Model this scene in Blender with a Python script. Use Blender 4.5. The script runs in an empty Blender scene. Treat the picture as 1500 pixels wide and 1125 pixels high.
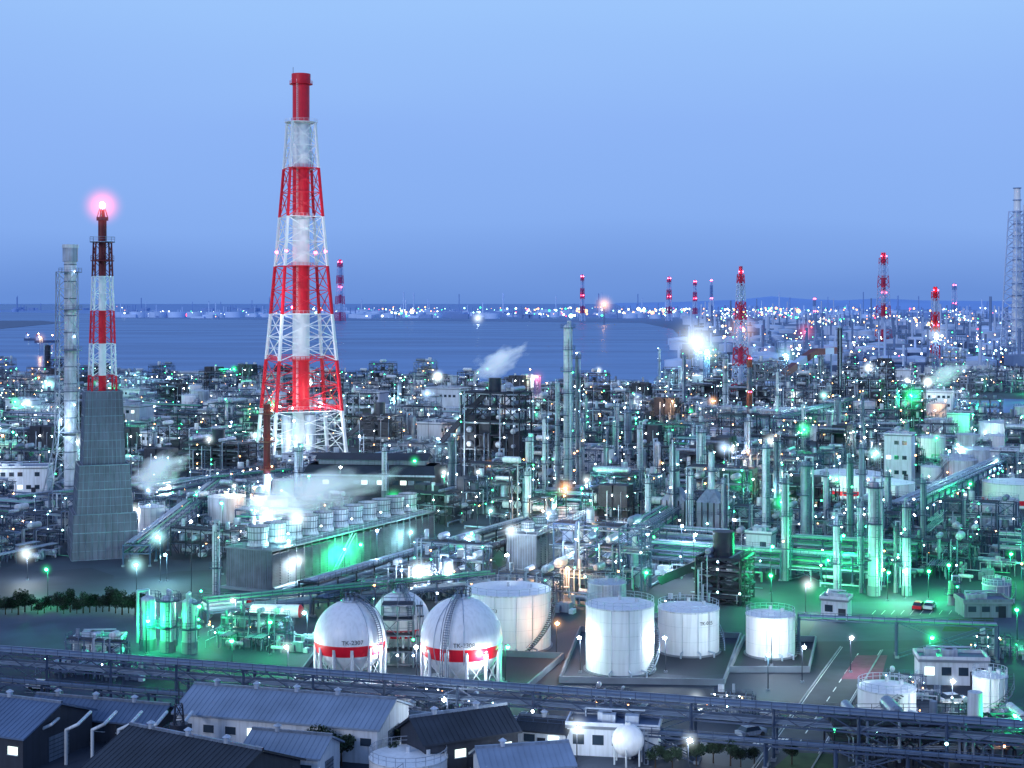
import bpy, math, random
from mathutils import Vector, Matrix
R=random.Random(11)
CAMH=60.0; F=2200.0; HY=443.0
def P(px,py,z=0.0):
    d=(CAMH-z)*F/(py-HY); return ((px-750)/F*d, d)
def S(py): return (py-HY)/CAMH
def pix(x,y): return (750+F*x/y, HY+CAMH*F/y)
scene=bpy.context.scene
# ------------------------------------------------------------ materials
MATS={}
def pmat(name,col,rough=.55,metal=0.,var=.25,scale=.35,streak=0.,rand=0.):
    m=bpy.data.materials.new(name); m.use_nodes=True; nt=m.node_tree; n=nt.nodes; l=nt.links
    b=n['Principled BSDF']; b.inputs['Roughness'].default_value=rough; b.inputs['Metallic'].default_value=metal
    tc=n.new('ShaderNodeTexCoord'); nz=n.new('ShaderNodeTexNoise'); nz.inputs['Scale'].default_value=scale; nz.inputs['Detail'].default_value=5
    l.new(tc.outputs['Object'],nz.inputs['Vector'])
    mr=n.new('ShaderNodeMapRange'); mr.inputs['From Min'].default_value=.3; mr.inputs['From Max'].default_value=.7
    mr.inputs['To Min'].default_value=1-var; mr.inputs['To Max'].default_value=1+var*.4
    l.new(nz.outputs['Fac'],mr.inputs['Value']); last=mr.outputs[0]
    if streak>0:
        mp=n.new('ShaderNodeMapping'); mp.inputs['Scale'].default_value=(2.2,2.2,.12); l.new(tc.outputs['Object'],mp.inputs['Vector'])
        n2=n.new('ShaderNodeTexNoise'); n2.inputs['Scale'].default_value=1.; n2.inputs['Detail'].default_value=4; l.new(mp.outputs[0],n2.inputs['Vector'])
        m2=n.new('ShaderNodeMapRange'); m2.inputs['From Min'].default_value=.35; m2.inputs['From Max'].default_value=.55
        m2.inputs['To Min'].default_value=1-streak; m2.inputs['To Max'].default_value=1; l.new(n2.outputs['Fac'],m2.inputs['Value'])
        mu=n.new('ShaderNodeMath'); mu.operation='MULTIPLY'; l.new(last,mu.inputs[0]); l.new(m2.outputs[0],mu.inputs[1]); last=mu.outputs[0]
    if rand>0:
        oi=n.new('ShaderNodeObjectInfo'); m3=n.new('ShaderNodeMapRange'); m3.inputs['To Min'].default_value=1-rand; m3.inputs['To Max'].default_value=1+rand*.5
        l.new(oi.outputs['Random'],m3.inputs['Value'])
        mu=n.new('ShaderNodeMath'); mu.operation='MULTIPLY'; l.new(last,mu.inputs[0]); l.new(m3.outputs[0],mu.inputs[1]); last=mu.outputs[0]
    vm=n.new('ShaderNodeVectorMath'); vm.operation='SCALE'; vm.inputs[0].default_value=col[:3]; l.new(last,vm.inputs['Scale'])
    l.new(vm.outputs[0],b.inputs['Base Color']); MATS[name]=m; return m
def emat(name,col,st):
    m=bpy.data.materials.new(name); m.use_nodes=True; nt=m.node_tree; nt.nodes.clear()
    e=nt.nodes.new('ShaderNodeEmission'); e.inputs[0].default_value=(*col,1); e.inputs[1].default_value=st
    o=nt.nodes.new('ShaderNodeOutputMaterial'); nt.links.new(e.outputs[0],o.inputs[0]); m.cycles.emission_sampling='NONE'; MATS[name]=m; return m
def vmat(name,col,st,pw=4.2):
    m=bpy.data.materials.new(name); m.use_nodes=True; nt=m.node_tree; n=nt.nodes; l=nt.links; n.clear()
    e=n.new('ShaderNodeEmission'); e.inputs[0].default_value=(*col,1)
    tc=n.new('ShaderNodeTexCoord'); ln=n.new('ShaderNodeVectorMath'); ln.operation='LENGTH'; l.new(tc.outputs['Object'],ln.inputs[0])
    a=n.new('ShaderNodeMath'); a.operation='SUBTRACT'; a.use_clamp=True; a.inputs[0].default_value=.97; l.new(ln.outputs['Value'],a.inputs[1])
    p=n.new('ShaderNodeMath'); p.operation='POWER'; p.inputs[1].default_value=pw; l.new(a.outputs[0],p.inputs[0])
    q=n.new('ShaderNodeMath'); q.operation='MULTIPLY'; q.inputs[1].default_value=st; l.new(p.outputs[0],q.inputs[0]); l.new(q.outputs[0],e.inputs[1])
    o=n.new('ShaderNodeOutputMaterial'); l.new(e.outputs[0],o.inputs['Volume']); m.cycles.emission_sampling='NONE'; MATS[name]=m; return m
pmat('steel',(.24,.30,.41),.4,.3,.3,.5,.25,.35)
pmat('steel_light',(.52,.59,.72),.35,.2,.25,.4,.3,.2)
pmat('steel_dark',(.028,.036,.062),.5,.3,.3,.5,0,.3)
pmat('frame_blue',(.065,.10,.19),.5,.2,.3,.4,0,.4)
pmat('grating',(.028,.036,.06),.7,.2,.3,.8)
pmat('pipe_a',(.42,.50,.63),.4,.3,.2,.6)
pmat('pipe_b',(.15,.21,.32),.5,.3,.2,.6)
pmat('pipe_dark',(.07,.11,.19),.5,.3,.2,.6)
pmat('pipe_green',(.10,.40,.26),.5,.1,.2,.6)
pmat('rust',(.30,.11,.07),.7,0,.4,.8)
pmat('white',(.82,.84,.90),.4,0,.08,.25,.12)
pmat('white_dirty',(.64,.69,.77),.5,0,.2,.3,.3)
pmat('red',(.78,.006,.03),.45,0,.12,.3,.08)
pmat('tower_white',(.84,.86,.92),.45,0,.06,.1,.06)
pmat('dark_red',(.16,.012,.02),.5,0,.3,.4,.2)
pmat('concrete',(.20,.23,.29),.8,0,.3,.2)
pmat('wall_white',(.66,.71,.82),.7,0,.12,.25,.2,.12)
pmat('wall_grey',(.22,.27,.37),.7,0,.2,.25,.25,.3)
pmat('wall_dark',(.035,.042,.065),.7,0,.3,.3,.2)
pmat('roof_blue',(.12,.18,.31),.5,.1,.25,.15,0,.3)
pmat('roof_light',(.24,.31,.44),.5,.1,.3,.15,0,.15)
pmat('roof_dark',(.028,.036,.056),.6,0,.4,.2,0,.2)
pmat('louver',(.15,.17,.21),.8,0,.35,.5,.2)
pmat('sheet',(.15,.155,.23),.75,0,.4,.12,.3)
pmat('glass',(.03,.05,.08),.15,0,.2,.5)
pmat('bark',(.05,.035,.025),.9,0,.3,1)
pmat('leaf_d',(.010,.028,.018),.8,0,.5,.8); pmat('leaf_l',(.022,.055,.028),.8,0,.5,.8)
pmat('black',(.02,.02,.025),.6)
pmat('marking',(.7,.72,.72),.7,0,.3,1.5)
pmat('mid_pale',(.52,.64,.88),.6,0,.2,.02,0,0); pmat('mid_grey',(.17,.26,.46),.6,0,.3,.02); pmat('mid_dark',(.06,.11,.24),.6,0,.3,.02)  # mid-distance colours with some haze mixed in
pmat('mid_red',(.62,.03,.10),.6); pmat('far_pale',(.50,.66,.96),.7,0,.2,.01); pmat('far_grey',(.20,.33,.64),.7,0,.2,.01); pmat('far_red',(.50,.08,.25),.7)  # distance haze painted into the far colours
pmat('hill',(.22,.40,.82),.9,0,.1,.001)  # hill blue carries painted distance haze
for k,c in dict(w=(.9,1,.98),c=(.45,1,.9),g=(.04,1,.3),o=(1,.42,.14),r=(1,.06,.12),b=(.45,.68,1)).items():
    emat('L'+k,c,24 if k!='r' else 14); emat('LL'+k,c,80 if k!='r' else 30); emat('F'+k,c,6)
emat('win_lit',(.8,1,.95),2.0); emat('win_warm',(1,.75,.4),1.6)
# ------------------------------------------------------------ mesh builder
class MB:
    def __init__(s): s.v=[];s.f=[];s.m=[];s.s=[];s.names=[]
    def mi(s,n):
        if n not in s.names: s.names.append(n)
        return s.names.index(n)
    def add(s,vs,fs,mat,sm=False):
        o=len(s.v); s.v.extend(vs); k=s.mi(mat)
        for f in fs: s.f.append([i+o for i in f]); s.m.append(k); s.s.append(sm)
    def box(s,x,y,z0,sx,sy,h,mat,rot=0.):
        c,sn=math.cos(rot),math.sin(rot); hx,hy=sx/2,sy/2
        vs=[(x+a*c-b*sn,y+a*sn+b*c,z) for z in (z0,z0+h) for a,b in((-hx,-hy),(hx,-hy),(hx,hy),(-hx,hy))]
        s.add(vs,[(3,2,1,0),(4,5,6,7),(0,1,5,4),(1,2,6,5),(2,3,7,6),(3,0,4,7)],mat)
    def cyl(s,x,y,z0,z1,r,mat,seg=12,r2=None,top=True,bot=False):
        if r2 is None: r2=r
        cs=[(math.cos(2*math.pi*i/seg),math.sin(2*math.pi*i/seg)) for i in range(seg)]
        vs=[(x+r*a,y+r*b,z0) for a,b in cs]+[(x+r2*a,y+r2*b,z1) for a,b in cs]
        s.add(vs,[(i,(i+1)%seg,seg+(i+1)%seg,seg+i) for i in range(seg)],mat,seg>7)
        if top: s.add(vs[seg:],[tuple(range(seg))],mat)
        if bot: s.add(vs[:seg],[tuple(reversed(range(seg)))],mat)
    def tube(s,p,q,r,mat,seg=6,r2=None,cap=False):
        p=Vector(p);q=Vector(q);d=q-p
        if d.length<1e-6: return
        d.normalize(); a=d.orthogonal() if abs(d.z)>.95 else d.cross(Vector((0,0,1))); a.normalize(); b=d.cross(a)
        if r2 is None:r2=r
        ph=math.pi/4 if seg==4 else 0
        cs=[(math.cos(2*math.pi*i/seg+ph),math.sin(2*math.pi*i/seg+ph)) for i in range(seg)]
        vs=[tuple(p+(a*c+b*e)*r) for c,e in cs]+[tuple(q+(a*c+b*e)*r2) for c,e in cs]
        fs=[(i,(i+1)%seg,seg+(i+1)%seg,seg+i) for i in range(seg)]
        s.add(vs,fs,mat,seg>5)
        if cap: s.add(vs[:seg],[tuple(range(seg))],mat); s.add(vs[seg:],[tuple(range(seg))],mat)
    def beam(s,p,q,t,mat): s.tube(p,q,t*.7071,mat,4)
    def path(s,pts,r,mat,seg=6):
        for a,b in zip(pts,pts[1:]): s.tube(a,b,r,mat,seg)
        for a in pts[1:-1]: s.ball(a[0],a[1],a[2],r*1.02,mat,seg,4)
    def ball(s,x,y,z,r,mat,seg=12,rings=8,zs=1.,lo=-90,hi=90,band=None,bmat=None):
        vs=[];fs=[]
        for j in range(rings+1):
            t=math.radians(lo+(hi-lo)*j/rings)
            for i in range(seg):
                a=2*math.pi*i/seg; vs.append((x+r*math.cos(t)*math.cos(a),y+r*math.cos(t)*math.sin(a),z+r*zs*math.sin(t)))
        for j in range(rings):
            for i in range(seg): fs.append((j*seg+i,j*seg+(i+1)%seg,(j+1)*seg+(i+1)%seg,(j+1)*seg+i))
        s.add(vs,fs,mat,True)
        if band:
            k=s.mi(bmat)
            for q in range(len(fs)):
                f=s.f[-1-q]; zc=sum(s.v[i][2] for i in f)/4-z
                if band[0]<=zc<=band[1]: s.m[-1-q]=k
    def hves(s,p,q,r,mat,seg=10):
        p=Vector(p);q=Vector(q);d=(q-p).normalized()
        s.tube(p,q,r,mat,seg); s.tube(p,p-d*r*.35,r,mat,seg,r*.6,True); s.tube(q,q+d*r*.35,r,mat,seg,r*.6,True)
    def rail(s,pts,z,mat='frame_blue',closed=False,h=1.1,t=.06,sp=2.):
        n=len(pts)
        for i in range(n if closed else n-1):
            a=pts[i];b=pts[(i+1)%n]; L=math.dist(a,b); k=max(1,int(L/sp))
            s.beam((*a,z+h),(*b,z+h),t,mat); s.beam((*a,z+h*.55),(*b,z+h*.55),t*.8,mat)
            for j in range(k):
                x=a[0]+(b[0]-a[0])*j/k;y=a[1]+(b[1]-a[1])*j/k; s.beam((x,y,z),(x,y,z+h),t,mat)
    def ringplat(s,x,y,z,r,mat='frame_blue',w=1.,a0=0,a1=360,seg=12):
        pts=[]
        for i in range(seg+1):
            a=math.radians(a0+(a1-a0)*i/seg); pts.append((math.cos(a),math.sin(a)))
        vs=[(x+c*(r-.05),y+e*(r-.05),z) for c,e in pts]+[(x+c*(r+w),y+e*(r+w),z) for c,e in pts]+[(x+c*(r+w),y+e*(r+w),z-.2) for c,e in pts]
        n=seg+1; s.add(vs,[(i,i+1,n+i+1,n+i) for i in range(seg)]+[(n+i,n+i+1,2*n+i+1,2*n+i) for i in range(seg)],mat)
        s.rail([(x+c*(r+w-.05),y+e*(r+w-.05)) for c,e in pts],z,mat,sp=3)
    def ladder(s,x,y,z0,z1,mat='frame_blue'):
        s.beam((x-.25,y,z0),(x-.25,y,z1),.09,mat); s.beam((x+.25,y,z0),(x+.25,y,z1),.09,mat)
        z=z0
        while z<z1: s.beam((x-.25,y,z),(x+.25,y,z),.06,mat); z+=.9
    def lamp(s,x,y,z,kind,r=.28): s.ball(x,y,z,r,kind,6,4)
    def obj(s,name,loc=(0,0,0),rot=0.,parent=None):
        me=bpy.data.meshes.new(name); me.from_pydata(s.v,[],s.f)
        for n in s.names: me.materials.append(MATS[n])
        me.polygons.foreach_set('material_index',s.m); me.polygons.foreach_set('use_smooth',s.s); me.update()
        return inst(me,name,loc,rot,parent=parent)
def inst(me,name,loc=(0,0,0),rot=0.,sc=1.,parent=None):
    o=bpy.data.objects.new(name,me); scene.collection.objects.link(o); o.location=loc; o.rotation_euler=(0,0,rot)
    if not isinstance(sc,tuple): sc=(sc,)*3
    o.scale=sc
    if parent: o.parent=parent
    return o
SITE=math.radians(-24)
def lampk(r,big=False):
    k=r.choices(['w','c','g','o','b'],[28,18,22,22,10])[0]; return ('LL' if big or r.random()<.15 else 'L')+k
# ------------------------------------------------------------ parts
def column(b,x,y,H,r,mat='steel_light',rr=R,lit=True,plats=None):
    b.cyl(x,y,0,2,r*1.12,'concrete',16); b.cyl(x,y,0,H-r*.6,r,mat,16,top=False); b.ball(x,y,H-r*.6,r,mat,16,4,.6,0,90)
    for i in range(1,int(H/4)): b.cyl(x,y,i*4,i*4+.12,r+.04,'steel',16)
    n=plats or max(2,int(H/6)); a=rr.uniform(0,360)
    for i in range(n):
        z=H*(i+1)/(n+.15); z=min(z,H-r*.5)
        b.ringplat(x,y,z,r,w=.9,a0=a+i*70,a1=a+i*70+rr.choice([200,260,360]),seg=10)
        if lit and rr.random()<.5: t=math.radians(a+i*70+100); b.lamp(x+math.cos(t)*(r+.8),y+math.sin(t)*(r+.8),z+1.6,lampk(rr),.19)
    t=rr.uniform(3.3,6.1); px=x+math.cos(t)*(r+.5); py=y+math.sin(t)*(r+.5)
    b.path([(x,y,H-.2),(x,y,H+.9),(px,py,H+.9),(px,py,rr.uniform(1,6))],max(.15,r*.22),'pipe_a',8)
    t2=t+.8; b.tube((x+math.cos(t2)*(r+.4),y+math.sin(t2)*(r+.4),1),(x+math.cos(t2)*(r+.4),y+math.sin(t2)*(r+.4),H*.7),.13,'pipe_b',6)
    b.ladder(x+.3,y-r-.35,0,H*.92)
def frame(b,x0,y0,nx,ny,bx,by,zs,mat,rr,equip=True,t=.28,brace=True,lit=True,floors=True):
    X=[x0+i*bx for i in range(nx+1)];Y=[y0+i*by for i in range(ny+1)];ztop=zs[-1]
    for x in X:
        for y in Y: b.beam((x,y,0),(x,y,ztop),t,mat)
    prev=0
    for k,z in enumerate(zs):
        for y in Y: b.beam((X[0],y,z),(X[-1],y,z),t*.9,mat)
        for x in X: b.beam((x,Y[0],z),(x,Y[-1],z),t*.9,mat)
        if brace:
            for i in range(nx):
                if rr.random()<.4:
                    for y in (Y[0],Y[-1]): b.beam((X[i],y,prev),(X[i+1],y,z),t*.5,mat); b.beam((X[i+1],y,prev),(X[i],y,z),t*.5,mat)
        if floors:
            for i in range(nx):
                for j in range(ny):
                    if rr.random()<.7: b.box((X[i]+X[i+1])/2,(Y[j]+Y[j+1])/2,z+t*.5,bx-.1,by-.1,.08,'grating')
            b.rail([(X[0],Y[0]),(X[-1],Y[0]),(X[-1],Y[-1]),(X[0],Y[-1])],z+.2,mat,True)
        if equip:
            for i in range(nx):
                q=rr.random(); xm=(X[i]+X[i+1])/2; ym=(Y[0]+Y[-1])/2; zz=z+.3
                if k==len(zs)-1 and q>.6: continue
                if q<.35: r_=rr.uniform(.5,1.1); b.hves((xm,Y[0]+.5,zz+r_+.3),(xm,Y[-1]-.3,zz+r_+.3),r_,rr.choice(['steel_light','white_dirty','steel']))
                elif q<.6: r_=rr.uniform(.5,1.2); b.cyl(xm,ym,zz,zz+rr.uniform(1.8,3.4),r_,rr.choice(['steel_light','steel','white_dirty']),10,r2=r_*.95)
                elif q<.8: b.box(xm,ym,zz,rr.uniform(1,2.6),rr.uniform(1,2.6),rr.uniform(1,2.4),rr.choice(['steel','wall_grey','steel_light','wall_dark']))
            for _ in range(4):
                yy=rr.uniform(Y[0],Y[-1]); z2=z-.35-rr.random()*.8; b.tube((X[0]-rr.random()*2,yy,z2),(X[-1]+rr.random()*2,yy,z2),rr.choice([.08,.12,.2]),rr.choice(['pipe_a','pipe_b','pipe_a','steel_light']),6)
        if lit:
            for x in X:
                if rr.random()<.33: b.lamp(x,Y[0]-.3,z-.5,lampk(rr),.19)
        prev=z
    if equip:
        for _ in range(nx*3):
            x=rr.uniform(X[0],X[-1]); y=Y[0]-rr.uniform(.2,.7); z=rr.choice(zs); b.path([(x,y+1.5,z+.6),(x,y,z+.6),(x,y,.5)],rr.choice([.09,.13,.22]),rr.choice(['pipe_a','pipe_b','steel_light']),6)
    xs=X[-1]+1.; prev=0
    for k,z in enumerate(zs):
        ya,yb=(Y[0],Y[0]+3.2) if k%2==0 else (Y[0]+3.2,Y[0])
        for o in (-.4,.4): b.beam((xs+o,ya,prev),(xs+o,yb,z),.12,mat); b.beam((xs+o,ya,prev+1),(xs+o,yb,z+1),.06,mat)
        b.box(xs,yb,z-.05,1.1,1.,.1,'grating'); prev=z
    for y in (Y[0]-.3,Y[0]+3.5): b.beam((xs,y,0),(xs,y,zs[-1]),.14,mat)
def clutter(b,w,d,rr,n=22):
    for _ in range(n):
        x=rr.uniform(-w/2,w/2);y=rr.uniform(-d/2,d/2);q=rr.random()
        if q<.25: r_=rr.uniform(.3,.8);L=rr.uniform(2,5); b.hves((x-L/2,y,r_+.8),(x+L/2,y,r_+.8),r_,rr.choice(['steel_light','steel','white_dirty'])); b.box(x-L/3,y,0,.3,r_*1.4,.9,'concrete'); b.box(x+L/3,y,0,.3,r_*1.4,.9,'concrete')
        elif q<.4: b.cyl(x,y,0,rr.uniform(1.5,4.5),rr.uniform(.4,1.2),rr.choice(['steel_light','white_dirty','steel']),12)
        elif q<.75:
            z=rr.uniform(.4,3);L=rr.uniform(4,12)
            if rr.random()<.5: b.path([(x,y,.1),(x,y,z),(x+L,y,z),(x+L,y,.1)],rr.choice([.1,.16,.25]),rr.choice(['pipe_a','pipe_b','pipe_green','steel_light']))
            else: b.path([(x,y,.1),(x,y,z),(x,y+L,z),(x,y+L,.1)],rr.choice([.1,.16,.25]),rr.choice(['pipe_a','pipe_b','steel_light']))
        elif q<.87: b.box(x,y,0,rr.uniform(1,3),rr.uniform(1,3),rr.uniform(1,2.6),rr.choice(['wall_white','wall_grey','steel']))
        else: h=rr.uniform(3,6); b.beam((x,y,0),(x,y,h),.12,'steel'); b.lamp(x,y,h,lampk(rr),.19)
def rackmesh(L,rr,H=7.,W=5.,lev=2,n=7,bent=7.,truss=False,lit=.3,mat='frame_blue',pm=('pipe_a','pipe_b','steel_light','pipe_a','pipe_green')):
    b=MB(); zs=[H-1.9*k for k in range(lev)]; k=max(1,round(L/bent)); st=L/k
    for i in range(k+1):
        x=i*st
        for y in (-W/2,W/2): b.beam((x,y,0),(x,y,H+.1),.32,mat); b.box(x,y,0,.7,.7,.4,'concrete')
        for z in zs: b.beam((x,-W/2-.2,z-.15),(x,W/2+.2,z-.15),.3,mat)
        if i<k and i%3==1:
            for y in (-W/2,W/2): b.beam((x,y,0),(x+st,y,zs[-1]),.14,mat); b.beam((x+st,y,0),(x,y,zs[-1]),.14,mat)
        if rr.random()<lit: b.lamp(x,-W/2-.3,H-2.5,lampk(rr),.2)
    for z in zs:
        for y in (-W/2,W/2): b.beam((0,y,z-.15),(L,y,z-.15),.22,mat)
        for j in range(n):
            y=-W/2+.35+(W-.7)*j/(n-1)+rr.uniform(-.1,.1); r_=rr.choice([.1,.14,.2,.26]); b.tube((0,y,z+r_+.02),(L,y,z+r_+.02),r_,rr.choice(pm),8)
    if truss:
        for y in (-W/2,W/2):
            x=0;u=0
            while x<L-1:
                a,c=(zs[-1],zs[0]) if u%2==0 else (zs[0],zs[-1]); b.beam((x,y,a-.1),(min(L,x+st/3),y,c-.1),.12,mat); x+=st/3;u+=1
    b.rail([(0,-W/2-.1),(L,-W/2-.1)],H,mat,t=.07)
    return b
def rack(A,B,name='pipe_rack',**k):
    L=math.dist(A,B); ang=math.atan2(B[1]-A[1],B[0]-A[0]); return rackmesh(L,R,**k).obj(name,(A[0],A[1],0),ang)
def tank(b,r,h,mat='white',cone=.06,stair=1.3,seg=48,x=0,y=0,band=None,roofmat=None):
    b.cyl(x,y,0,.25,r+.35,'concrete',seg); b.cyl(x,y,.25,h,r,mat,seg,top=False); b.cyl(x,y,h,h+r*cone*2,r+.06,roofmat or mat,seg,r2=.3)
    n=int(h/1.9)
    for i in range(1,n): b.cyl(x,y,h*i/n,h*i/n+.05,r+.015,'white_dirty',seg,top=False)
    b.cyl(x,y,h-.18,h+.02,r+.1,'white_dirty',seg,top=False)
    if band: b.cyl(x,y,band[0],band[1],r+.04,'red',seg,top=False)
    pts=[(x+(r-.05)*math.cos(2*math.pi*i/24),y+(r-.05)*math.sin(2*math.pi*i/24)) for i in range(24)]
    b.rail(pts,h,'steel_light',True,t=.06)
    ns=int(h/.28); pr=None
    for i in range(ns):
        a=stair+i*.28/r*1.15; z=.3+i*(h-.2)/ns
        cx,cy=x+(r+.5)*math.cos(a),y+(r+.5)*math.sin(a); b.box(cx,cy,z,.9,.3,.06,'steel_dark',a)
        q=(x+(r+.95)*math.cos(a),y+(r+.95)*math.sin(a))
        if pr and i%3==0: b.beam((*pr[:2],pr[2]+1.),(*q,z+1.),.07,'steel'); b.beam((*pr[:2],pr[2]),(*q,z),.16,'steel'); b.beam((*q,z),(*q,z+1),.05,'steel')
        if i%3==0: pr=(*q,z)
    b.cyl(x+r*.5,y,h,h+r*cone+.6,.35,'white_dirty',10); b.cyl(x,y,h,h+r*cone*2+.7,.3,'white_dirty',10)
    for a in (4.4,4.9,5.3):
        c,e=math.cos(a),math.sin(a); b.path([(x+c*r,y+e*r,.9),(x+c*(r+1.4),y+e*(r+1.4),.9),(x+c*(r+1.4),y+e*(r+1.4),.1)],.15,'pipe_a'); b.beam((x+c*(r+.12),y+e*(r+.12),.3),(x+c*(r+.12),y+e*(r+.12),h),.1,'white_dirty')
def house(L,W,h,rise,wall,roof,rr,win=True,ribs=True,vents=True,door=True):
    b=MB(); hx,hy=L/2,W/2
    b.box(0,0,0,L,W,h,wall)
    ov=.5; z0=h+.02; zr=h+rise
    for sg in (-1,1):
        vs=[(-hx-ov,sg*(hy+ov),z0-ov*rise/hy),(hx+ov,sg*(hy+ov),z0-ov*rise/hy),(hx+ov,0,zr),(-hx-ov,0,zr)]
        t=.22; vs2=[(a,c,d+t) for a,c,d in vs]
        b.add(vs+vs2,[(0,1,2,3),(4,5,6,7),(0,1,5,4),(1,2,6,5),(3,0,4,7)],roof)
        if ribs:
            x=-hx-ov
            while x<=hx+ov: b.beam((x,sg*(hy+ov),vs2[0][2]+.02),(x,0,zr+t+.02),.07,roof); x+=.75
    for sg in (-1,1): b.add([(sg*hx,-hy,h),(sg*hx,hy,h),(sg*hx,0,zr-.02)],[(0,1,2)],wall)
    b.beam((-hx-ov,0,zr+.3),(hx+ov,0,zr+.3),.35,'steel')
    if win:
        k=int(L/3)
        for i in range(k):
            x=-hx+1.6+i*(L-3.2)/max(1,k-1)
            for sg in (-1,1):
                b.box(x,sg*(hy+.03),h*.5,1.5,.1,1.0,'win_lit' if rr.random()<.12 else 'glass'); b.box(x,sg*(hy+.05),h*.5-.12,1.7,.14,.1,'white_dirty')
    if door:
        b.box(hx+.04,0,0,.12,min(4,W*.35),h*.72,'steel')
        for i in range(6): b.box(hx+.11,0,h*.72*i/6,.05,min(4,W*.35),.06,'steel_dark')
        b.box(0,-hy-.04,0,1.1,.12,2.1,'steel_dark')
    if vents:
        for i in range(max(1,int(L/6))):
            x=-hx+3+i*6; b.cyl(x,0,zr+.2,zr+.9,.35,'steel_light',10); b.cyl(x,0,zr+.9,zr+1.2,.55,'steel_light',10,r2=.1)
    return b
def block(L,W,h,wall,rr,fl=1,roof='concrete'):
    b=MB(); b.box(0,0,0,L,W,h,wall); b.box(0,0,h,L+.5,W+.5,.4,roof); b.box(0,0,h+.4,L-.3,W-.3,.03,'roof_blue')
    for sg in (-1,1): b.box(0,sg*(W/2+.12),h+.4,L+.5,.2,.5,wall); b.box(sg*(L/2+.12),0,h+.4,.2,W+.1,.5,wall)
    for f in range(fl):
        z=h*(f+.42)/fl
        for i in range(int(L/2.6)):
            x=-L/2+1.5+i*2.6
            for sg in (-1,1):
                if rr.random()<.85: b.box(x,sg*(W/2+.03),z,1.5,.1,min(1.3,h/fl*.4),rr.choice(['glass','glass','glass','win_lit']))
    b.box(L*.3,-W/2-.05,0,1.4,.14,2.2,'steel_dark')
    for i in range(3): b.box(rr.uniform(-L/3,L/3),rr.uniform(-W/4,W/4),h+.4,1.8,1.4,1.1,'steel_light')
    b.path([(-L/3,W/4,h+.5),(-L/3,W/4,h+1.6),(L/3,W/4,h+1.6)],.15,'pipe_a')
    return b
# ------------------------------------------------------------ module library
def mod_struct(seed,dark=False,zh=4):
    r=random.Random(seed); b=MB(); nx=r.choice([3,4,5]); ny=r.choice([1,2]); zs=[4.2*(i+1) for i in range(zh)]
    m='steel_dark' if dark else r.choice(['frame_blue','steel','frame_blue'])
    frame(b,-nx*2.6,-2,nx,ny,5.2,5.5,zs,m,r)
    if dark:
        for i in range(nx):
            if r.random()<.7: b.box(-nx*2.6+5.2*(i+.5),1,zs[0]*r.choice([0,1,2]),4.6,6,zs[0]*1.6,'wall_dark')
    nx2=r.choice([2,3]); frame(b,-9+r.random()*5,-11,nx2,1,4.5,4.5,zs[:max(1,zh-2)],m,r)
    clutter(b,24,8,r,10)
    if r.random()<.5: column(b,r.uniform(-8,8),-5,zs[-1]*r.uniform(.9,1.3),r.uniform(.7,1.3),rr=r)
    return b
def mod_cols(seed,hs=1.,n=4):
    r=random.Random(seed); b=MB()
    for i in range(n):
        column(b,-11+i*22/n+r.uniform(-1,1),r.uniform(-4,3),r.choice([9,12,16,21,28])*hs,r.uniform(.55,1.5),r.choice(['steel_light','steel','steel','white_dirty']),r)
    frame(b,-10,4.5,4,1,5,4.5,[4.5,9,13.5][:r.choice([2,3])],r.choice(['frame_blue','steel_dark']),r); clutter(b,24,12,r,14)
    frame(b,-11,-9,3,1,4,3.5,[4,8],'steel',r)
    return b
def mod_heater(seed):
    r=random.Random(seed); b=MB()
    for x in (-6,4):
        b.box(x,0,2.5,7,6,8,'wall_grey')
        for i in range(5): b.beam((x-3.4+i*1.7,-3.1,0),(x-3.4+i*1.7,-3.1,10.6),.25,'steel_dark')
        vs=[(x-3.5,-3,10.5),(x+3.5,-3,10.5),(x+3.5,3,10.5),(x-3.5,3,10.5),(x-1.1,-1.1,14),(x+1.1,-1.1,14),(x+1.1,1.1,14),(x-1.1,1.1,14)]
        b.add(vs,[(0,1,5,4),(1,2,6,5),(2,3,7,6),(3,0,4,7)],'steel'); b.cyl(x,0,14,r.choice([20,24,28]),1.,'steel_light',14,r2=.8,top=False)
        b.rail([(x-3.5,-3.4),(x+3.5,-3.4)],7,'frame_blue'); b.ringplat(x,0,19,1)
        b.lamp(x,-3.6,5,lampk(r),.25)
    frame(b,-11,5,4,1,5,4,[4,8,12],'frame_blue',r); clutter(b,24,20,r,14)
    return b
def mod_clutter(seed):
    r=random.Random(seed); b=MB(); clutter(b,26,24,r,46)
    for q in range(3):
        x=r.uniform(-10,10)
        for k in range(5): b.tube((x+k*.5,-12,3.2),(x+k*.5,12,3.2),.14,r.choice(['pipe_a','pipe_b','steel_light']),6)
        for y in (-11,-4,4,11): b.beam((x-.4,y,0),(x-.4,y,3),.18,'frame_blue'); b.beam((x+2.6,y,0),(x+2.6,y,3),.18,'frame_blue'); b.beam((x-.4,y,3),(x+2.6,y,3),.18,'frame_blue')
    frame(b,-8,-3,3,1,4.5,4.5,[4,7.5],'frame_blue',r)
    return b
def mod_tanks(seed):
    r=random.Random(seed); b=MB(); rr_=r.choice([4,5.5])
    for x in (-7,6): tank(b,rr_,r.uniform(5,9),r.choice(['white','white_dirty','white']),x=x,y=r.uniform(-3,3),seg=28)
    clutter(b,26,24,r,14); return b
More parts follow.
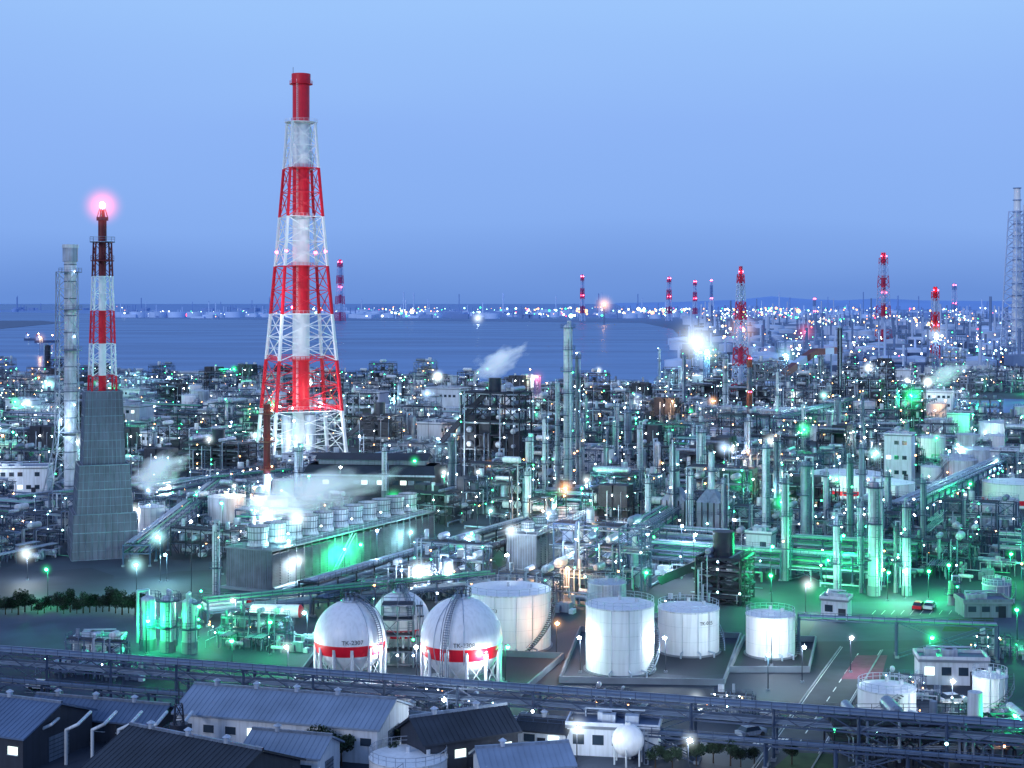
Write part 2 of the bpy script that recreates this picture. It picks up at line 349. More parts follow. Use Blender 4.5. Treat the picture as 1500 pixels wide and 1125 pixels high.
def mod_bldg(seed):
    r=random.Random(seed); q=r.random()
    return block(r.uniform(14,24),r.uniform(8,12),r.choice([4,6,9]),r.choice(['wall_white','wall_white','wall_grey']),r,2) if q<.6 else house(22,12,5,2.2,r.choice(['wall_white','wall_grey']),r.choice(['roof_blue','steel','roof_blue']),r)
def mod_rack(seed):
    r=random.Random(seed); b=rackmesh(30,r,H=r.choice([7,9]),W=6,lev=3,n=8,lit=.7); b.v=[(x-15,y,z) for x,y,z in b.v]; clutter(b,28,20,r,10); return b
def mk(b,name):
    o=b.obj(name+'_tmp'); me=o.data; me.name=name; bpy.data.objects.remove(o); return me
LIB={'struct':[mk(mod_struct(s,False,z),'process_structure') for s,z in((1,3),(2,4),(3,5),(4,3))],
 'low':[mk(mod_struct(s,False,z),'process_structure') for s,z in((51,2),(52,3),(53,2))],
 'dark':[mk(mod_struct(s,True,z),'process_structure') for s,z in((21,3),(22,4))],
 'cols':[mk(mod_cols(s,h),'distillation_unit') for s,h in((5,1),(6,1),(7,.8),(8,.9))],
 'lowcols':[mk(mod_cols(s,.5,3),'distillation_unit') for s in (9,10)],
 'heater':[mk(mod_heater(s),'fired_heater') for s in (11,)],
 'clutter':[mk(mod_clutter(s),'pump_and_pipe_yard') for s in (12,13,14)],
 'tanks':[mk(mod_tanks(s),'tank_group') for s in (15,16,17)],
 'bldg':[mk(mod_bldg(s),'plant_building') for s in (31,32,33,34,35)],
 'rack':[mk(mod_rack(s),'pipe_rack') for s in (18,19)]}
NAMES=dict(struct='process_structure',low='process_structure',dark='process_structure',cols='distillation_unit',lowcols='distillation_unit',heater='fired_heater',clutter='pump_and_pipe_yard',tanks='tank_group',bldg='plant_building',rack='pipe_rack')
EX=[]
def ex(px,py,r): x,y=P(px,py); EX.append((x,y,r)); return x,y
# ------------------------------------------------------------ tall towers
def lattice(b,zs,wf,rot,cf,t,t2,sub=True):
    c,s_=math.cos(rot),math.sin(rot)
    def cor(z):
        w=wf(z)/2; return [(c*a*w-s_*e*w,s_*a*w+c*e*w,z) for a,e in((-1,-1),(1,-1),(1,1),(-1,1))]
    for z0,z1 in zip(zs,zs[1:]):
        A=cor(z0);B=cor(z1);m=cf((z0+z1)/2); f=t*(.55+.45*wf(z0)/wf(zs[0]))
        for i in range(4):
            j=(i+1)%4
            b.beam(A[i],B[i],f,m); b.beam(B[i],B[j],t2,m); b.beam(A[i],B[j],t2,m); b.beam(A[j],B[i],t2,m)
            if sub:
                mA=[(p+q)/2 for p,q in zip(A[i],B[i])]; mB=[(p+q)/2 for p,q in zip(A[j],B[j])]
                b.beam(mA,mB,t2*.6,m)
LIGHTS=0
def plight(loc,pw,col,parent=None,r=.35,name='lamp_or_fill_light'):
    global LIGHTS
    ld=bpy.data.lights.new(name,'POINT'); ld.energy=pw; ld.color=col; ld.shadow_soft_size=r
    lo=bpy.data.objects.new(name,ld); scene.collection.objects.link(lo); lo.location=loc; LIGHTS+=1
    if parent: lo.parent=parent
    return lo
def main_chimney():
    x,y=ex(441,665,17)
    b=MB(); bands=[0,17.6,37.3,55.4,74.3,93.8,113,131,150]; cols=['tower_white','red','tower_white','red','tower_white','red','tower_white','red']
    def cf(z):
        for i in range(8):
            if bands[i]<=z<bands[i+1]: return cols[i]
        return 'red'
    zs=[]
    for i in range(7):
        k=2
        zs+= [bands[i]+(bands[i+1]-bands[i])*j/k for j in range(k)]
    zs.append(131)
    wf=lambda z: 9.2+ (29-9.2)*((131-z)/131)**1.12
    lattice(b,zs,wf,math.radians(22),cf,1.1,.28)
    for i in range(8): b.cyl(0,0,bands[i],bands[i+1],3.35,cols[i],32,top=False); b.cyl(0,0,bands[i+1]-.5,bands[i+1],3.5,cols[i],32)
    b.cyl(0,0,146.5,150.4,3.75,'red',32,top=False); b.cyl(0,0,150.1,150.3,3.4,'black',32)
    b.ringplat(0,0,146.5,3.4,'red',1.2,seg=20)
    for z in (131,113,93.8,74.3,55.4,37.3,17.6):
        b.ringplat(0,0,z+.3,3.3,cf(z-.5),1.8 if z<131 else 3.2,seg=20)
    for z in (17.6,37.3):
        w=wf(z); b.rail([(math.cos(t)*w*.7,math.sin(t)*w*.7) for t in [math.radians(67+90*i) for i in range(4)]],z,'red',True,h=1.6,t=.2)
    b.box(0,0,17.2,22,22,.3,'grating',math.radians(22))
    for a,z in ((0,80),(90,80),(180,80),(270,80),(45,58)):
        t=math.radians(a+22+45); w=wf(z)*.7; b.lamp(math.cos(t)*w,math.sin(t)*w,z,'LLr',.7)
    b.beam((-3,-1,150),(-3,-1,153),.15,'steel'); b.beam((-3.6,-1,131),(-3.6,-1,133),.15,'red')
    b.ladder(-1,-3.6,5,148,'tower_white')
    for sx in (-4.5,4.5): b.cyl(sx,-7,0,16,2.2,'steel_light',16)
    for (q,e) in ((-1,-1),(1,-1),(1,1),(-1,1)):
        c,s_=math.cos(math.radians(22)),math.sin(math.radians(22)); w=14.5; b.box(c*q*w-s_*e*w,s_*q*w+c*e*w,0,3,3,1.5,'concrete')
    for t_ in (0,1.5,3,4.5): b.lamp(math.cos(t_)*8,math.sin(t_)*8-4,19,'LLw',.3)
    o=b.obj('chimney_tower',(x,y,0))
    plight((-10,-11,21),4500,(1,.9,.85),o); plight((10,-11,21),4500,(1,.9,.85),o); plight((0,-15,6),7000,(.85,1,1),o); plight((-9,-24,60),9000,(1,.95,.92),o); plight((6,-26,98),8000,(1,.95,.92),o)  # lights added to brighten the tower; upper ones hang in open air
main_chimney()
def flare():
    x,y=ex(150,812,16); ex(150,850,12)
    b=MB()
    def cf(z):
        for t,c in ((42.6,'red'),(50.2,'tower_white'),(58,'red'),(66.2,'tower_white'),(76,'dark_red')):
            if z<t: return c
        return 'dark_red'
    zs=[38,42.6,46.4,50.2,54.1,58,62.1,66.2,70.2,74.3]
    lattice(b,zs,lambda z:3.6+(74.3-z)*.058,math.radians(25),cf,.32,.13,False)
    for a,c in zip(zs,zs[1:]): b.cyl(0,0,a,c,.9,cf((a+c)/2),14,top=False)
    b.cyl(0,0,74.3,79.5,1.,'dark_red',14); b.cyl(0,0,79.5,80.3,1.4,'steel_dark',14); b.cyl(0,0,80.3,82,.6,'steel_dark',10)
    for i in range(8): a=i*math.pi/4; b.beam((math.cos(a)*1.3,math.sin(a)*1.3,80.3),(math.cos(a)*.7,math.sin(a)*.7,82.3),.12,'steel')
    b.ringplat(0,0,74.5,1,'steel',2.0); b.ringplat(0,0,70,1,'dark_red',1.8)
    b.ball(0,0,83,.8,'LLr',12,8); b.ball(0,0,83.3,.65,'LLo',10,6)
    b.obj('flare_stack',(x,y,0))
    b=MB()
    tiers=[(0,10.5,15.8,16.8),(10.5,21.8,12.6,14.2),(21.8,39,9.3,10.6)]
    for z0,z1,wt,wb in tiers:
        ca=math.cos(.35);sa=math.sin(.35)
        def C(w,z):
            w=w/2/1.12; return [(ca*a*w-sa*e*w,sa*a*w+ca*e*w,z) for a,e in((-1,-1),(1,-1),(1,1),(-1,1))]
        A=C(wb,z0);B=C(wt,z1-.05)
        b.add(A+B,[(0,1,5,4),(1,2,6,5),(2,3,7,6),(3,0,4,7),(4,5,6,7)],'sheet')
        A=C(wb+.25,z0);B=C(wt+.25,z1)
        for i in range(4):
            j=(i+1)%4; k=10
            for q in range(k+1):
                f=q/k; p=[A[i][m]+(A[j][m]-A[i][m])*f for m in range(3)]; r_=[B[i][m]+(B[j][m]-B[i][m])*f for m in range(3)]; b.beam(p,r_,.07,'steel')
            nz=int((z1-z0)/1.8)
            for q in range(nz+1):
                f=q/nz; p=[A[i][m]+(B[i][m]-A[i][m])*f for m in range(3)]; r_=[A[j][m]+(B[j][m]-A[j][m])*f for m in range(3)]; b.beam(p,r_,.08 if q%3 else .18,'steel')
    b.obj('scaffold_wrapped_tower_base',(x,y,0))
flare()
def greystack():
    x,y=ex(98,742,14); b=MB()
    H=77; b.cyl(1,0,0,H-5,1.75,'white_dirty',20,top=False); b.cyl(1,0,H-5,H,2.2,'steel_light',20); b.cyl(1,0,H-1,H,2.35,'white_dirty',20)
    for z in range(6,72,5): b.cyl(1,0,z,z+.3,1.85,'steel',20)
    lattice(b,[0,8,16,22,28,34,40,46,52,58,64,69],lambda z:5.2+max(0,(20-z))*.33+(69-z)*.012,.5,lambda z:'steel_light',.3,.14,False)
    for z in (22,34,46,58,69): b.ringplat(1,0,z,1.9,'steel',1.5)
    for z in (30,50,69): b.lamp(2.8,-2,z,'Lb',.25)
    o=b.obj('exhaust_stack',(x,y,0)); plight((0,-7,24),3500,(.6,.8,1),o)
greystack()
def simple_chimney(px,top,base,wb,wt,pal,nb=7,red_light=True,legs=True,name='striped_chimney',lr=.8,sf=.34,t=None):
    x,y=P(px,base); s=S(base); H=(base-top)/s; b=MB(); rd,wh=pal
    zs=[H*i/nb for i in range(nb+1)]; sw=wt*sf/s
    for i in range(nb):
        m=rd if (nb-1-i)%2==0 else wh
        b.cyl(0,0,zs[i],zs[i+1],sw,m,12,top=(i==nb-1))
    if legs:
        wz=lambda z:(wb+(wt-wb)*z/H)/s/1.25; k=nb*2
        zz=[H*.94*i/k for i in range(k+1)]
        lattice(b,zz,wz,.4,lambda z: rd if (nb-1-int(z/H*nb))%2==0 else wh,t or max(.5,.9/s),(t or 0)*.5 or (.4/s if s<1 else .35),False)
    for z in (H*.96,H*.55):
        if red_light: b.lamp(-sw,-sw-.6,z,'LLr',lr/s); b.lamp(sw,-sw-.6,z,'LLr',lr/s)
    return b.obj(name,(x,y,0))
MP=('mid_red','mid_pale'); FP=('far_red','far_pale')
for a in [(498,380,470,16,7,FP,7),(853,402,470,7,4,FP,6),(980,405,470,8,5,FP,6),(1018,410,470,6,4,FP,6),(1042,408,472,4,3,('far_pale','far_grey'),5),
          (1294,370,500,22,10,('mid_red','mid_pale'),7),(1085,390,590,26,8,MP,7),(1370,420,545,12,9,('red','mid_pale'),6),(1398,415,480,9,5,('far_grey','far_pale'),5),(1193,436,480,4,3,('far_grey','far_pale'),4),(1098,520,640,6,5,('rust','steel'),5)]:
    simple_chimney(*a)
def rightstack():
    base=520; x,y=P(1490,base); s=S(base); H=(base-275)/s; b=MB(); r0=8.5/s; r1=4.5/s
    for i in range(14):
        a,c=i/14,(i+1)/14; ra=r0+(r1-r0)*a; rc=r0+(r1-r0)*c
        b.cyl(0,0,H*a,H*c,ra,'tower_white',24,r2=rc,top=(i==13)); b.cyl(0,0,H*c-.8,H*c,rc+1.2,'mid_grey',24)
    b.cyl(r0*1.7,6,0,H*.9,r1*.9,'tower_white',20,r2=r1*.7)
    lattice(b,[H*.86*i/16 for i in range(17)],lambda z:(34-20*z/H)/s,.4,lambda z:'mid_pale',1.4,.6,False)
    b.obj('exhaust_stack',(x,y,0))
rightstack()
for c in [(832,475,735,13,'white_dirty'),(817,560,738,7,'steel_light'),(845,520,725,5,'steel'),(775,640,752,11,'steel_light'),(1028,628,760,11,'steel_light'),(985,650,790,9,'steel'),(1180,675,810,15,'steel'),
    (1280,705,872,17,'steel_light'),(1245,670,812,10,'steel'),(1328,735,872,13,'steel_light'),(1122,650,800,11,'steel_light'),(1137,640,770,7,'steel'),(920,600,705,11,'steel'),
    (850,612,722,13,'steel'),(563,655,728,8,'white_dirty'),(661,640,742,10,'steel'),(437,655,722,12,'white_dirty'),(937,622,735,8,'steel_light'),(1095,612,730,10,'steel'),(1150,700,850,11,'steel'),
    (1210,690,790,8,'steel_light'),(1002,520,610,6,'steel'),(1062,522,612,7,'steel_light'),(1012,690,800,8,'steel_light'),(1225,760,880,9,'steel_light'),(1352,700,800,8,'steel'),(888,650,745,8,'steel'),(1262,650,770,8,'steel'),
    (1300,690,790,9,'steel_light'),(1060,700,800,8,'steel'),(1395,850,886,12,'pipe_green'),(950,700,800,8,'steel_light'),(1312,770,868,6,'steel'),(1262,735,868,7,'steel'),(315,768,885,8,'white_dirty'),
    (217,872,952,22,'steel_light'),(246,872,954,22,'steel_light'),(278,876,956,22,'steel_light'),(1230,480,600,7,'steel_dark'),(70,505,560,8,'steel_dark')]:
    px,tp,bs,w,m=c; x,y=P(px,bs); s=S(bs); b=MB(); column(b,0,0,(bs-tp)/s,w/2/s,m); b.obj('distillation_column',(x,y,0))
def redstack():
    x,y=P(391,728); s=S(728); b=MB(); H=(728-592)/s
    b.cyl(0,0,0,H*.25,1.25,'white_dirty',14); b.cyl(0,0,H*.25,H,1.1,'dark_red',14)
    for z in (H*.3,H*.6,H*.9): b.ringplat(0,0,z,1.2,'rust',1.3); b.lamp(1.8,-1.6,z+1,'Lo',.25)
    b.obj('boiler_stack',(x,y,0))
redstack()
# ------------------------------------------------------------ cooling towers
COL=dict(w=(.86,.98,1),c=(.45,.95,.95),g=(.02,1,.28),o=(1,.5,.2),r=(1,.1,.15),b=(.5,.72,1))
def cooling(A,B,W,H,nf,fr,fh=4.,name='cooling_tower'):
    L=math.dist(A,B); ang=math.atan2(B[1]-A[1],B[0]-A[0]); b=MB()
    b.box(L/2,W/2,.3,L-1.4,W-1.6,H-1,'wall_dark')
    k=round(L/2.9)
    for i in range(k+1):
        x=L*i/k
        for y in (0,W): b.beam((x,y,0),(x,y,H),.26,'louver')
    nz=int((H-1.4)/.55)
    for q in range(nz):
        z=1.1+q*.55
        for y,sg in ((0,-1),(W,1)):
            b.add([(0,y+sg*.25,z),(L,y+sg*.25,z),(L,y-sg*.2,z+.42),(0,y-sg*.2,z+.42)],[(0,1,2,3)],'louver')
    for x in (0,L):
        b.box(x,W/2,0,.25,W,H,'louver')
        for i in range(int(W/.6)): b.box(x+(-.16 if x==0 else .16),.3+i*.6,0,.07,.12,H,'wall_grey')
    b.box(L/2,W/2,H,L+.6,W+.6,.35,'concrete'); b.rail([(-.2,-.2),(L+.2,-.2),(L+.2,W+.2),(-.2,W+.2)],H+.35,'steel_light',True,t=.07)
    b.box(L/2,W/2,0,L+2,W+2,.5,'concrete'); z=H+.35
    for i in range(nf):
        x=L*(i+.5)/nf; y=W/2
        b.cyl(x,y,z,z+fh*.3,fr*1.04,'white_dirty',28,r2=fr*.9,top=False); b.cyl(x,y,z+fh*.3,z+fh,fr*.9,'white_dirty',28,r2=fr,top=False)
        b.cyl(x,y,z+fh*.2,z+fh*.55,fr*.8,'black',28)
        for zz in (.02,.35,.7,.97): b.cyl(x,y,z+fh*zz,z+fh*zz+.14,fr*(.95+.1*(zz-.3)) if zz>.1 else fr*1.08,'steel_dark',28,top=False)
        for j in range(22): a=2*math.pi*j/22; b.beam((x+math.cos(a)*fr*.93,y+math.sin(a)*fr*.93,z+.5),(x+math.cos(a)*fr*1.02,y+math.sin(a)*fr*1.02,z+fh),.08,'steel')
        for a in (0,math.pi/2): b.beam((x-math.cos(a)*fr,y-math.sin(a)*fr,z+fh*.85),(x+math.cos(a)*fr,y+math.sin(a)*fr,z+fh*.85),.12,'steel')
        if i%2==0: b.beam((x+L/nf/2,.2,z),(x+L/nf/2,.2,z+2.6),.08,'steel'); b.lamp(x+L/nf/2,.2,z+2.6,'Lw',.17)
    b.path([(-1.5,-1.5,1),(L,-1.5,1)],.45,'pipe_a',8); b.path([(0,-2.6,.8),(L,-2.6,.8)],.3,'pipe_b',8)
    for o in (0,.8): b.beam((L*.3,-.8-o,0),(L*.3+9,-.8-o,H),.15,'steel_light')
    o=b.obj(name,(A[0],A[1],0),ang)
    if nf>6:
        for f,kk,pw in ((.25,'w',500),(.6,'c',600),(.9,'w',500)): plight((L*f,-2,z+5),pw,COL[kk],o)  # fill lights added above the deck to brighten the fans
A=P(398,868);B=P(636,800); cooling(A,B,11.5,8.4,11,2.3,4.3)
for i in range(9):
    f=i/8; EX.append((A[0]+(B[0]-A[0])*f-5,A[1]+(B[1]-A[1])*f+3,16))
A=P(786,838);B=P(866,798); cooling(A,B,7,8,5,1.6,2.2)
for f in (0,.5,1): EX.append((A[0]+(B[0]-A[0])*f-3,A[1]+(B[1]-A[1])*f,12))
rack(P(452,890),P(770,788),H=5,W=4.5,lev=2,n=8,mat='steel_dark',pm=('pipe_dark','pipe_b','pipe_a')); rack(P(470,905),P(790,800),H=3.6,W=3.4,lev=1,n=7,mat='steel_dark',pm=('pipe_dark','pipe_b'))
for i in range(10):
    f=i/9; a=P(452,890);c=P(770,788); EX.append((a[0]+(c[0]-a[0])*f,a[1]+(c[1]-a[1])*f,11))
rack(P(1320,790),P(1490,700),H=9,W=6,lev=2,n=9,lit=.8); rack(P(1100,660),P(1330,585),H=10,W=8,lev=2,n=9,lit=.6)
rack(P(880,860),P(1010,770),H=8,W=6,lev=2,n=9,lit=.6); rack(P(200,830),P(330,720),H=5,W=6,lev=2,n=9,lit=.4)
rack(P(20,760),P(420,715),H=6,W=5,lev=2,n=8,lit=.4); rack(P(300,915),P(720,872),H=4.5,W=4,lev=2,n=7,lit=.5)
rack(P(1170,955,0),P(1460,968,0),H=6,W=2.6,lev=1,n=5,bent=18)
a=Vector((-78.7,231));c=Vector((64.6,189.6)); d=(c-a).normalized()
A=a-d*45;B=c+d*45
rack(tuple(A),tuple(B),H=6.6,W=3.6,lev=2,n=6,bent=11,truss=True,lit=.2,pm=('pipe_b','pipe_a','pipe_dark','pipe_b'))
A2=A+Vector((1.5,-5.5));B2=B+Vector((1.5,-5.5)); rack(tuple(A2),tuple(B2),H=3.2,W=1.8,lev=1,n=4,bent=9,lit=.1,pm=('pipe_b','pipe_dark'))
# ------------------------------------------------------------ spheres & storage tanks
def label(txt,size,loc,ang,parent):
    cu=bpy.data.curves.new('lettering','FONT'); cu.body=txt; cu.size=size; cu.align_x='CENTER'; cu.extrude=.01; cu.materials.append(MATS['black'])
    o=bpy.data.objects.new('lettering',cu); scene.collection.objects.link(o); o.parent=parent; o.location=loc; o.rotation_euler=(math.pi/2,0,ang)
def sphere(px,py_base,r,cz,txt,stairside):
    x,y=P(px,py_base); b=MB()
    b.ball(0,0,cz,r,'white',64,40,1,-90,90,(-2.3,-.6),'red')
    b.cyl(0,0,0,.3,r+.6,'concrete',40)
    for i in range(12):
        a=2*math.pi*(i+.3)/12; q=r*.96; b.cyl(math.cos(a)*q,math.sin(a)*q,0,cz-1.,.27,'white_dirty',10)
        a2=2*math.pi*(i+1.3)/12; b.beam((math.cos(a)*q,math.sin(a)*q,.6),(math.cos(a2)*q,math.sin(a2)*q,cz-2.5),.09,'white_dirty'); b.beam((math.cos(a2)*q,math.sin(a2)*q,.6),(math.cos(a)*q,math.sin(a)*q,cz-2.5),.09,'white_dirty')
    b.cyl(0,0,cz+r-.15,cz+r+.15,1.5,'steel_light',20); b.rail([(1.5*math.cos(i*.524),1.5*math.sin(i*.524)) for i in range(12)],cz+r+.15,'steel_dark',True,t=.08,h=1.2)
    for i in range(4): b.cyl(math.cos(i*1.6)*.7,math.sin(i*1.6)*.7,cz+r,cz+r+1.3,.15,'pipe_b',8)
    for off,dr in ((-.07,.5),(.07,.5),(-.07,1.3),(.07,1.3)):
        aa=stairside+off; pts=[]
        for k in range(15):
            t=math.radians(-5+k*6.5); pts.append(((r+dr)*math.cos(t)*math.cos(aa),(r+dr)*math.cos(t)*math.sin(aa),cz+(r+dr)*math.sin(t)))
        for p,q in zip(pts,pts[1:]): b.beam(p,q,.09,'steel')
        b.beam(pts[0],(pts[0][0],pts[0][1],0),.12,'steel')
    for k in range(28):
        t=math.radians(-5+k*3.25); b.box((r+.5)*math.cos(t)*math.cos(stairside),(r+.5)*math.cos(t)*math.sin(stairside),cz+(r+.5)*math.sin(t),.3,.9,.05,'steel',stairside)
    for off in (1.2,-1.0):
        aa=stairside+off*.35; pts=[((r+.12)*math.cos(math.radians(t))*math.cos(aa),(r+.12)*math.cos(math.radians(t))*math.sin(aa),cz+(r+.12)*math.sin(math.radians(t))) for t in range(-30,90,10)]
        b.path(pts,.06,'steel_light',5)
    o=b.obj('spherical_gas_tank',(x,y,0))
    if txt:
        n=Vector((-x,-y,0)).normalized(); n=Matrix.Rotation(.06,3,'Z')@n; label(txt,.95,(n.x*(r+.06),n.y*(r+.06),cz-.1),math.atan2(n.y,n.x)+math.pi/2,o)
sphere(513,994.5,5.75,6.8,'TK-2307',-.6); sphere(676,1001,6.45,7.2,'TK-2308',-1.9); sphere(587,964,4.9,6.4,None,-1.2)
def stairtower():
    x,y=P(578,975); b=MB(); frame(b,-2,-1.5,2,1,2.6,3,[2.6,5.2,7.8,10.2],'steel',R,equip=False,t=.2); b.obj('access_stair_tower',(x,y,0))
    x,y=P(545,890); b=MB(); frame(b,-2,-1.5,2,1,2.6,3,[2.6,5.2],'steel',R,equip=False,t=.2); b.obj('access_stair_tower',(x,y,0))
stairtower()
for (px,pb,r,h,m,st,cone,txt) in [(744.5,945,7.47,9.9,'white',-1.2,.03,'TK-023'),(908,980,5.6,10.7,'white',-.85,.06,None),(1008.5,953,5.25,7.5,'white',-.2,.09,'TK-025'),(1128.5,958,4.15,6.9,'white',-.4,.08,None),
      (889,915,3.6,8,'steel_light',-.4,.05,None),(1299,1040,4.2,3.4,'white',-2.2,.1,None),(1450,1040,2.5,5.2,'white',-2.,.08,None),(598,1142,4.9,3.,'white',-2.2,.05,None),
      (1240,725,11,7,'white',-.4,.04,None),(1300,735,8,6,'white',-.4,.08,None),(1444,775,4,7,'white_dirty',-.5,.06,None),(1470,768,4,7,'white_dirty',-.5,.06,None),(1465,645,9,8,'white_dirty',-.5,.06,None),(1425,690,7,8,'white_dirty',-.5,.06,None),(1485,740,9,7,'white',-.5,.06,None),
      (1375,640,6,8,'steel_light',-.5,.06,None),(222,778,3.4,6.5,'white',-.4,.1,None),(118,600,6,8,'white_dirty',-.4,.1,None),(190,575,6,8,'white_dirty',-.4,.1,None),(220,575,6,8,'white_dirty',-.4,.1,None),(325,612,7,9,'white_dirty',-.4,.1,None),(1460,880,2.8,3.5,'wall_grey',-1,.2,None)]:
    x,y=P(px,pb); b=MB(); big=(px in(1240,1300,1485)); tank(b,r,h,m,cone,st,56,band=((1.0,2.4) if big else None)); o=b.obj('storage_tank',(x,y,0)); EX.append((x,y,r+9))
    if big: EX.append((x,y-25,14))
    if txt:
        n=Vector((-x,-y,0)).normalized(); n=Matrix.Rotation(-.42 if txt=='TK-023' else .6,3,'Z')@n; label(txt,.85,(n.x*(r+.05),n.y*(r+.05),h*.72),math.atan2(n.y,n.x)+math.pi/2,o)
x,y=P(920,1118); b=MB(); b.ball(0,0,3.,2.1,'white',32,20); [b.cyl(math.cos(a)*1.9,math.sin(a)*1.9,0,3,.12,'white_dirty',8) for a in (0.3,1.35,2.4,3.44,4.5,5.5)]; b.cyl(0,0,5,5.4,.4,'white_dirty',12); b.ladder(2.3,-.5,0,4.5,'steel'); b.obj('spherical_water_tank',(x,y,0))
for px,py in ((405,915),(330,905)):
    x,y=P(px,py); b=MB(); b.hves((-4.5,0,2.6),(4.5,0,2.6),1.2,'white',20); b.box(-3,0,0,.6,2,1.6,'concrete'); b.box(3,0,0,.6,2,1.6,'concrete'); b.hves((4.4,0,2.6),(4.6,0,2.6),1.23,'red',20); b.rail([(-4,-.6),(4,-.6)],3.8,'steel'); b.obj('horizontal_gas_tank',(x,y,0),-.1)
# ------------------------------------------------------------ buildings
a16=math.radians(-16)
for (px,py,L,W,h,ri,wl,rf,rot) in [(430,1088,29,12,4.6,2.2,'wall_white','roof_light',a16),(285,1180,20,15,5,3,'wall_dark','roof_dark',a16-.25),(10,1100,17,14,4.5,2.6,'wall_dark','roof_blue',a16-.1),
     (428,1140,10,7,4,1.6,'wall_white','roof_light',a16),(672,1120,13,8,4.6,2.2,'wall_dark','roof_dark',a16+.75),(800,1096,6.5,5,3,1.,'wall_white','roof_dark',a16),(765,1150,11,7,3.2,1.6,'wall_white','roof_light',a16+.5),(150,1075,20,7,3,1.6,'wall_dark','roof_blue',a16)]:
    x,y=P(px,py); house(L,W,h,ri,wl,rf,R).obj('warehouse' if L>12 else 'shed',(x,y,0),rot)
for (px,py,L,W,h,wl,fl,rot) in [(900,1100,12,5.5,3.6,'wall_white',1,a16*.6),(1393,998,10.5,5,3.6,'wall_white',1,-.1),(1318,702,9,8,15,'wall_white',3,SITE),(1115,812,6,5,5,'wall_white',1,SITE),(25,722,20,9,8,'wall_white',2,.1),
     (275,560,40,12,7,'wall_white',2,0),(655,608,20,12,14,'wall_white',2,SITE),(145,962,8,4,2.8,'wall_white',1,.05),(1480,700,12,8,9,'wall_white',2,SITE),(860,695,16,10,9,'wall_white',2,SITE),(1225,905,5,4,3.5,'wall_white',1,SITE),(1440,900,9,6,2.6,'wall_grey',1,0)]:
    x,y=P(px,py); block(L,W,h,wl,R,fl).obj('plant_building',(x,y,0),rot); EX.append((x,y,max(L,W)*.55+5))
def hall():
    x,y=ex(548,722,26); b=MB(); b.box(0,0,0,40,16,6.5,'wall_dark')
    for i in range(16): b.box(-18.5+i*2.45,-8.06,3.6,1.9,.14,1.3,R.choice(['win_lit','glass','steel','steel']))
    b.add([(-21,-9.5,6.4),(21,-9.5,6.4),(21,9.5,6.4),(-21,9.5,6.4),(-20,-5,9.2),(20,-5,9.2),(20,5,9.2),(-20,5,9.2)],[(0,1,5,4),(1,2,6,5),(2,3,7,6),(3,0,4,7)],'roof_dark')
    b.box(0,0,9.2,34,7,1.6,'wall_grey')
    b.add([(-18,-4.5,10.8),(18,-4.5,10.8),(18,4.5,10.8),(-18,4.5,10.8),(-18,0,12.6),(18,0,12.6)],[(0,1,5,4),(2,3,4,5),(0,4,3),(1,2,5)],'roof_dark')
    b.box(0,-9.6,6.3,42.2,.25,.5,'steel_light'); b.obj('turbine_hall',(x,y,0),-.12)
    for q in ((500,745,16),(580,745,16)): ex(*q)
hall()
def darkplant(px,base,w,h,name='coal_gasification_structure'):
    x,y=ex(px,base,w*.6+6); EX.append((x,y-30,13)); b=MB(); nx=max(2,int(w/5)); frame(b,-w/2,-4,nx,2,w/nx,5,[h*i/6 for i in range(1,7)],'steel_dark',R,t=.45)
    for i in range(nx): b.box(-w/2+w/nx*(i+.5),1,h*R.choice([.17,.33,.5]),w/nx*.8,7,h*R.uniform(.25,.4),'wall_dark')
    b.cyl(0,0,h,h+5,2.2,'steel_dark',14); b.tube((-w/2-8,-3,h*.4),(-w*.1,-1,h*1.02),1.2,'steel_dark',4)
    b.obj(name,(x,y,0),SITE)
darkplant(725,698,22,29); darkplant(556,668,13,16,'dark_process_structure'); darkplant(320,690,24,10,'dark_process_structure'); darkplant(1060,880,9,9,'dark_process_structure')
x,y=P(745,650); b=MB(); b.cyl(0,0,0,24,3.6,'steel_light',24); b.cyl(0,0,20,20.6,3.9,'steel_dark',24); b.ringplat(0,0,24,3.6,'steel_dark',1,seg=18); b.cyl(0,0,24,26,2.6,'steel_light',20,r2=1); b.obj('silo',(x,y,0))
def conv():
    x0,y0=P(1120,585); x1,y1=P(1230,570); b=MB()
    for i in range(8):
        f=i/8;g=(i+1)/8; b.tube((x0+(x1-x0)*f,y0+(y1-y0)*f,7+20*min(1,f*1.6)),(x0+(x1-x0)*g,y0+(y1-y0)*g,7+20*min(1,g*1.6)),3,'dark_red' if i%3 else 'mid_pale',4)
        b.beam((x0+(x1-x0)*g,y0+(y1-y0)*g,0),(x0+(x1-x0)*g,y0+(y1-y0)*g,7+20*min(1,g*1.6)-2),.8,'mid_grey')
    b.obj('conveyor_gallery')
conv()
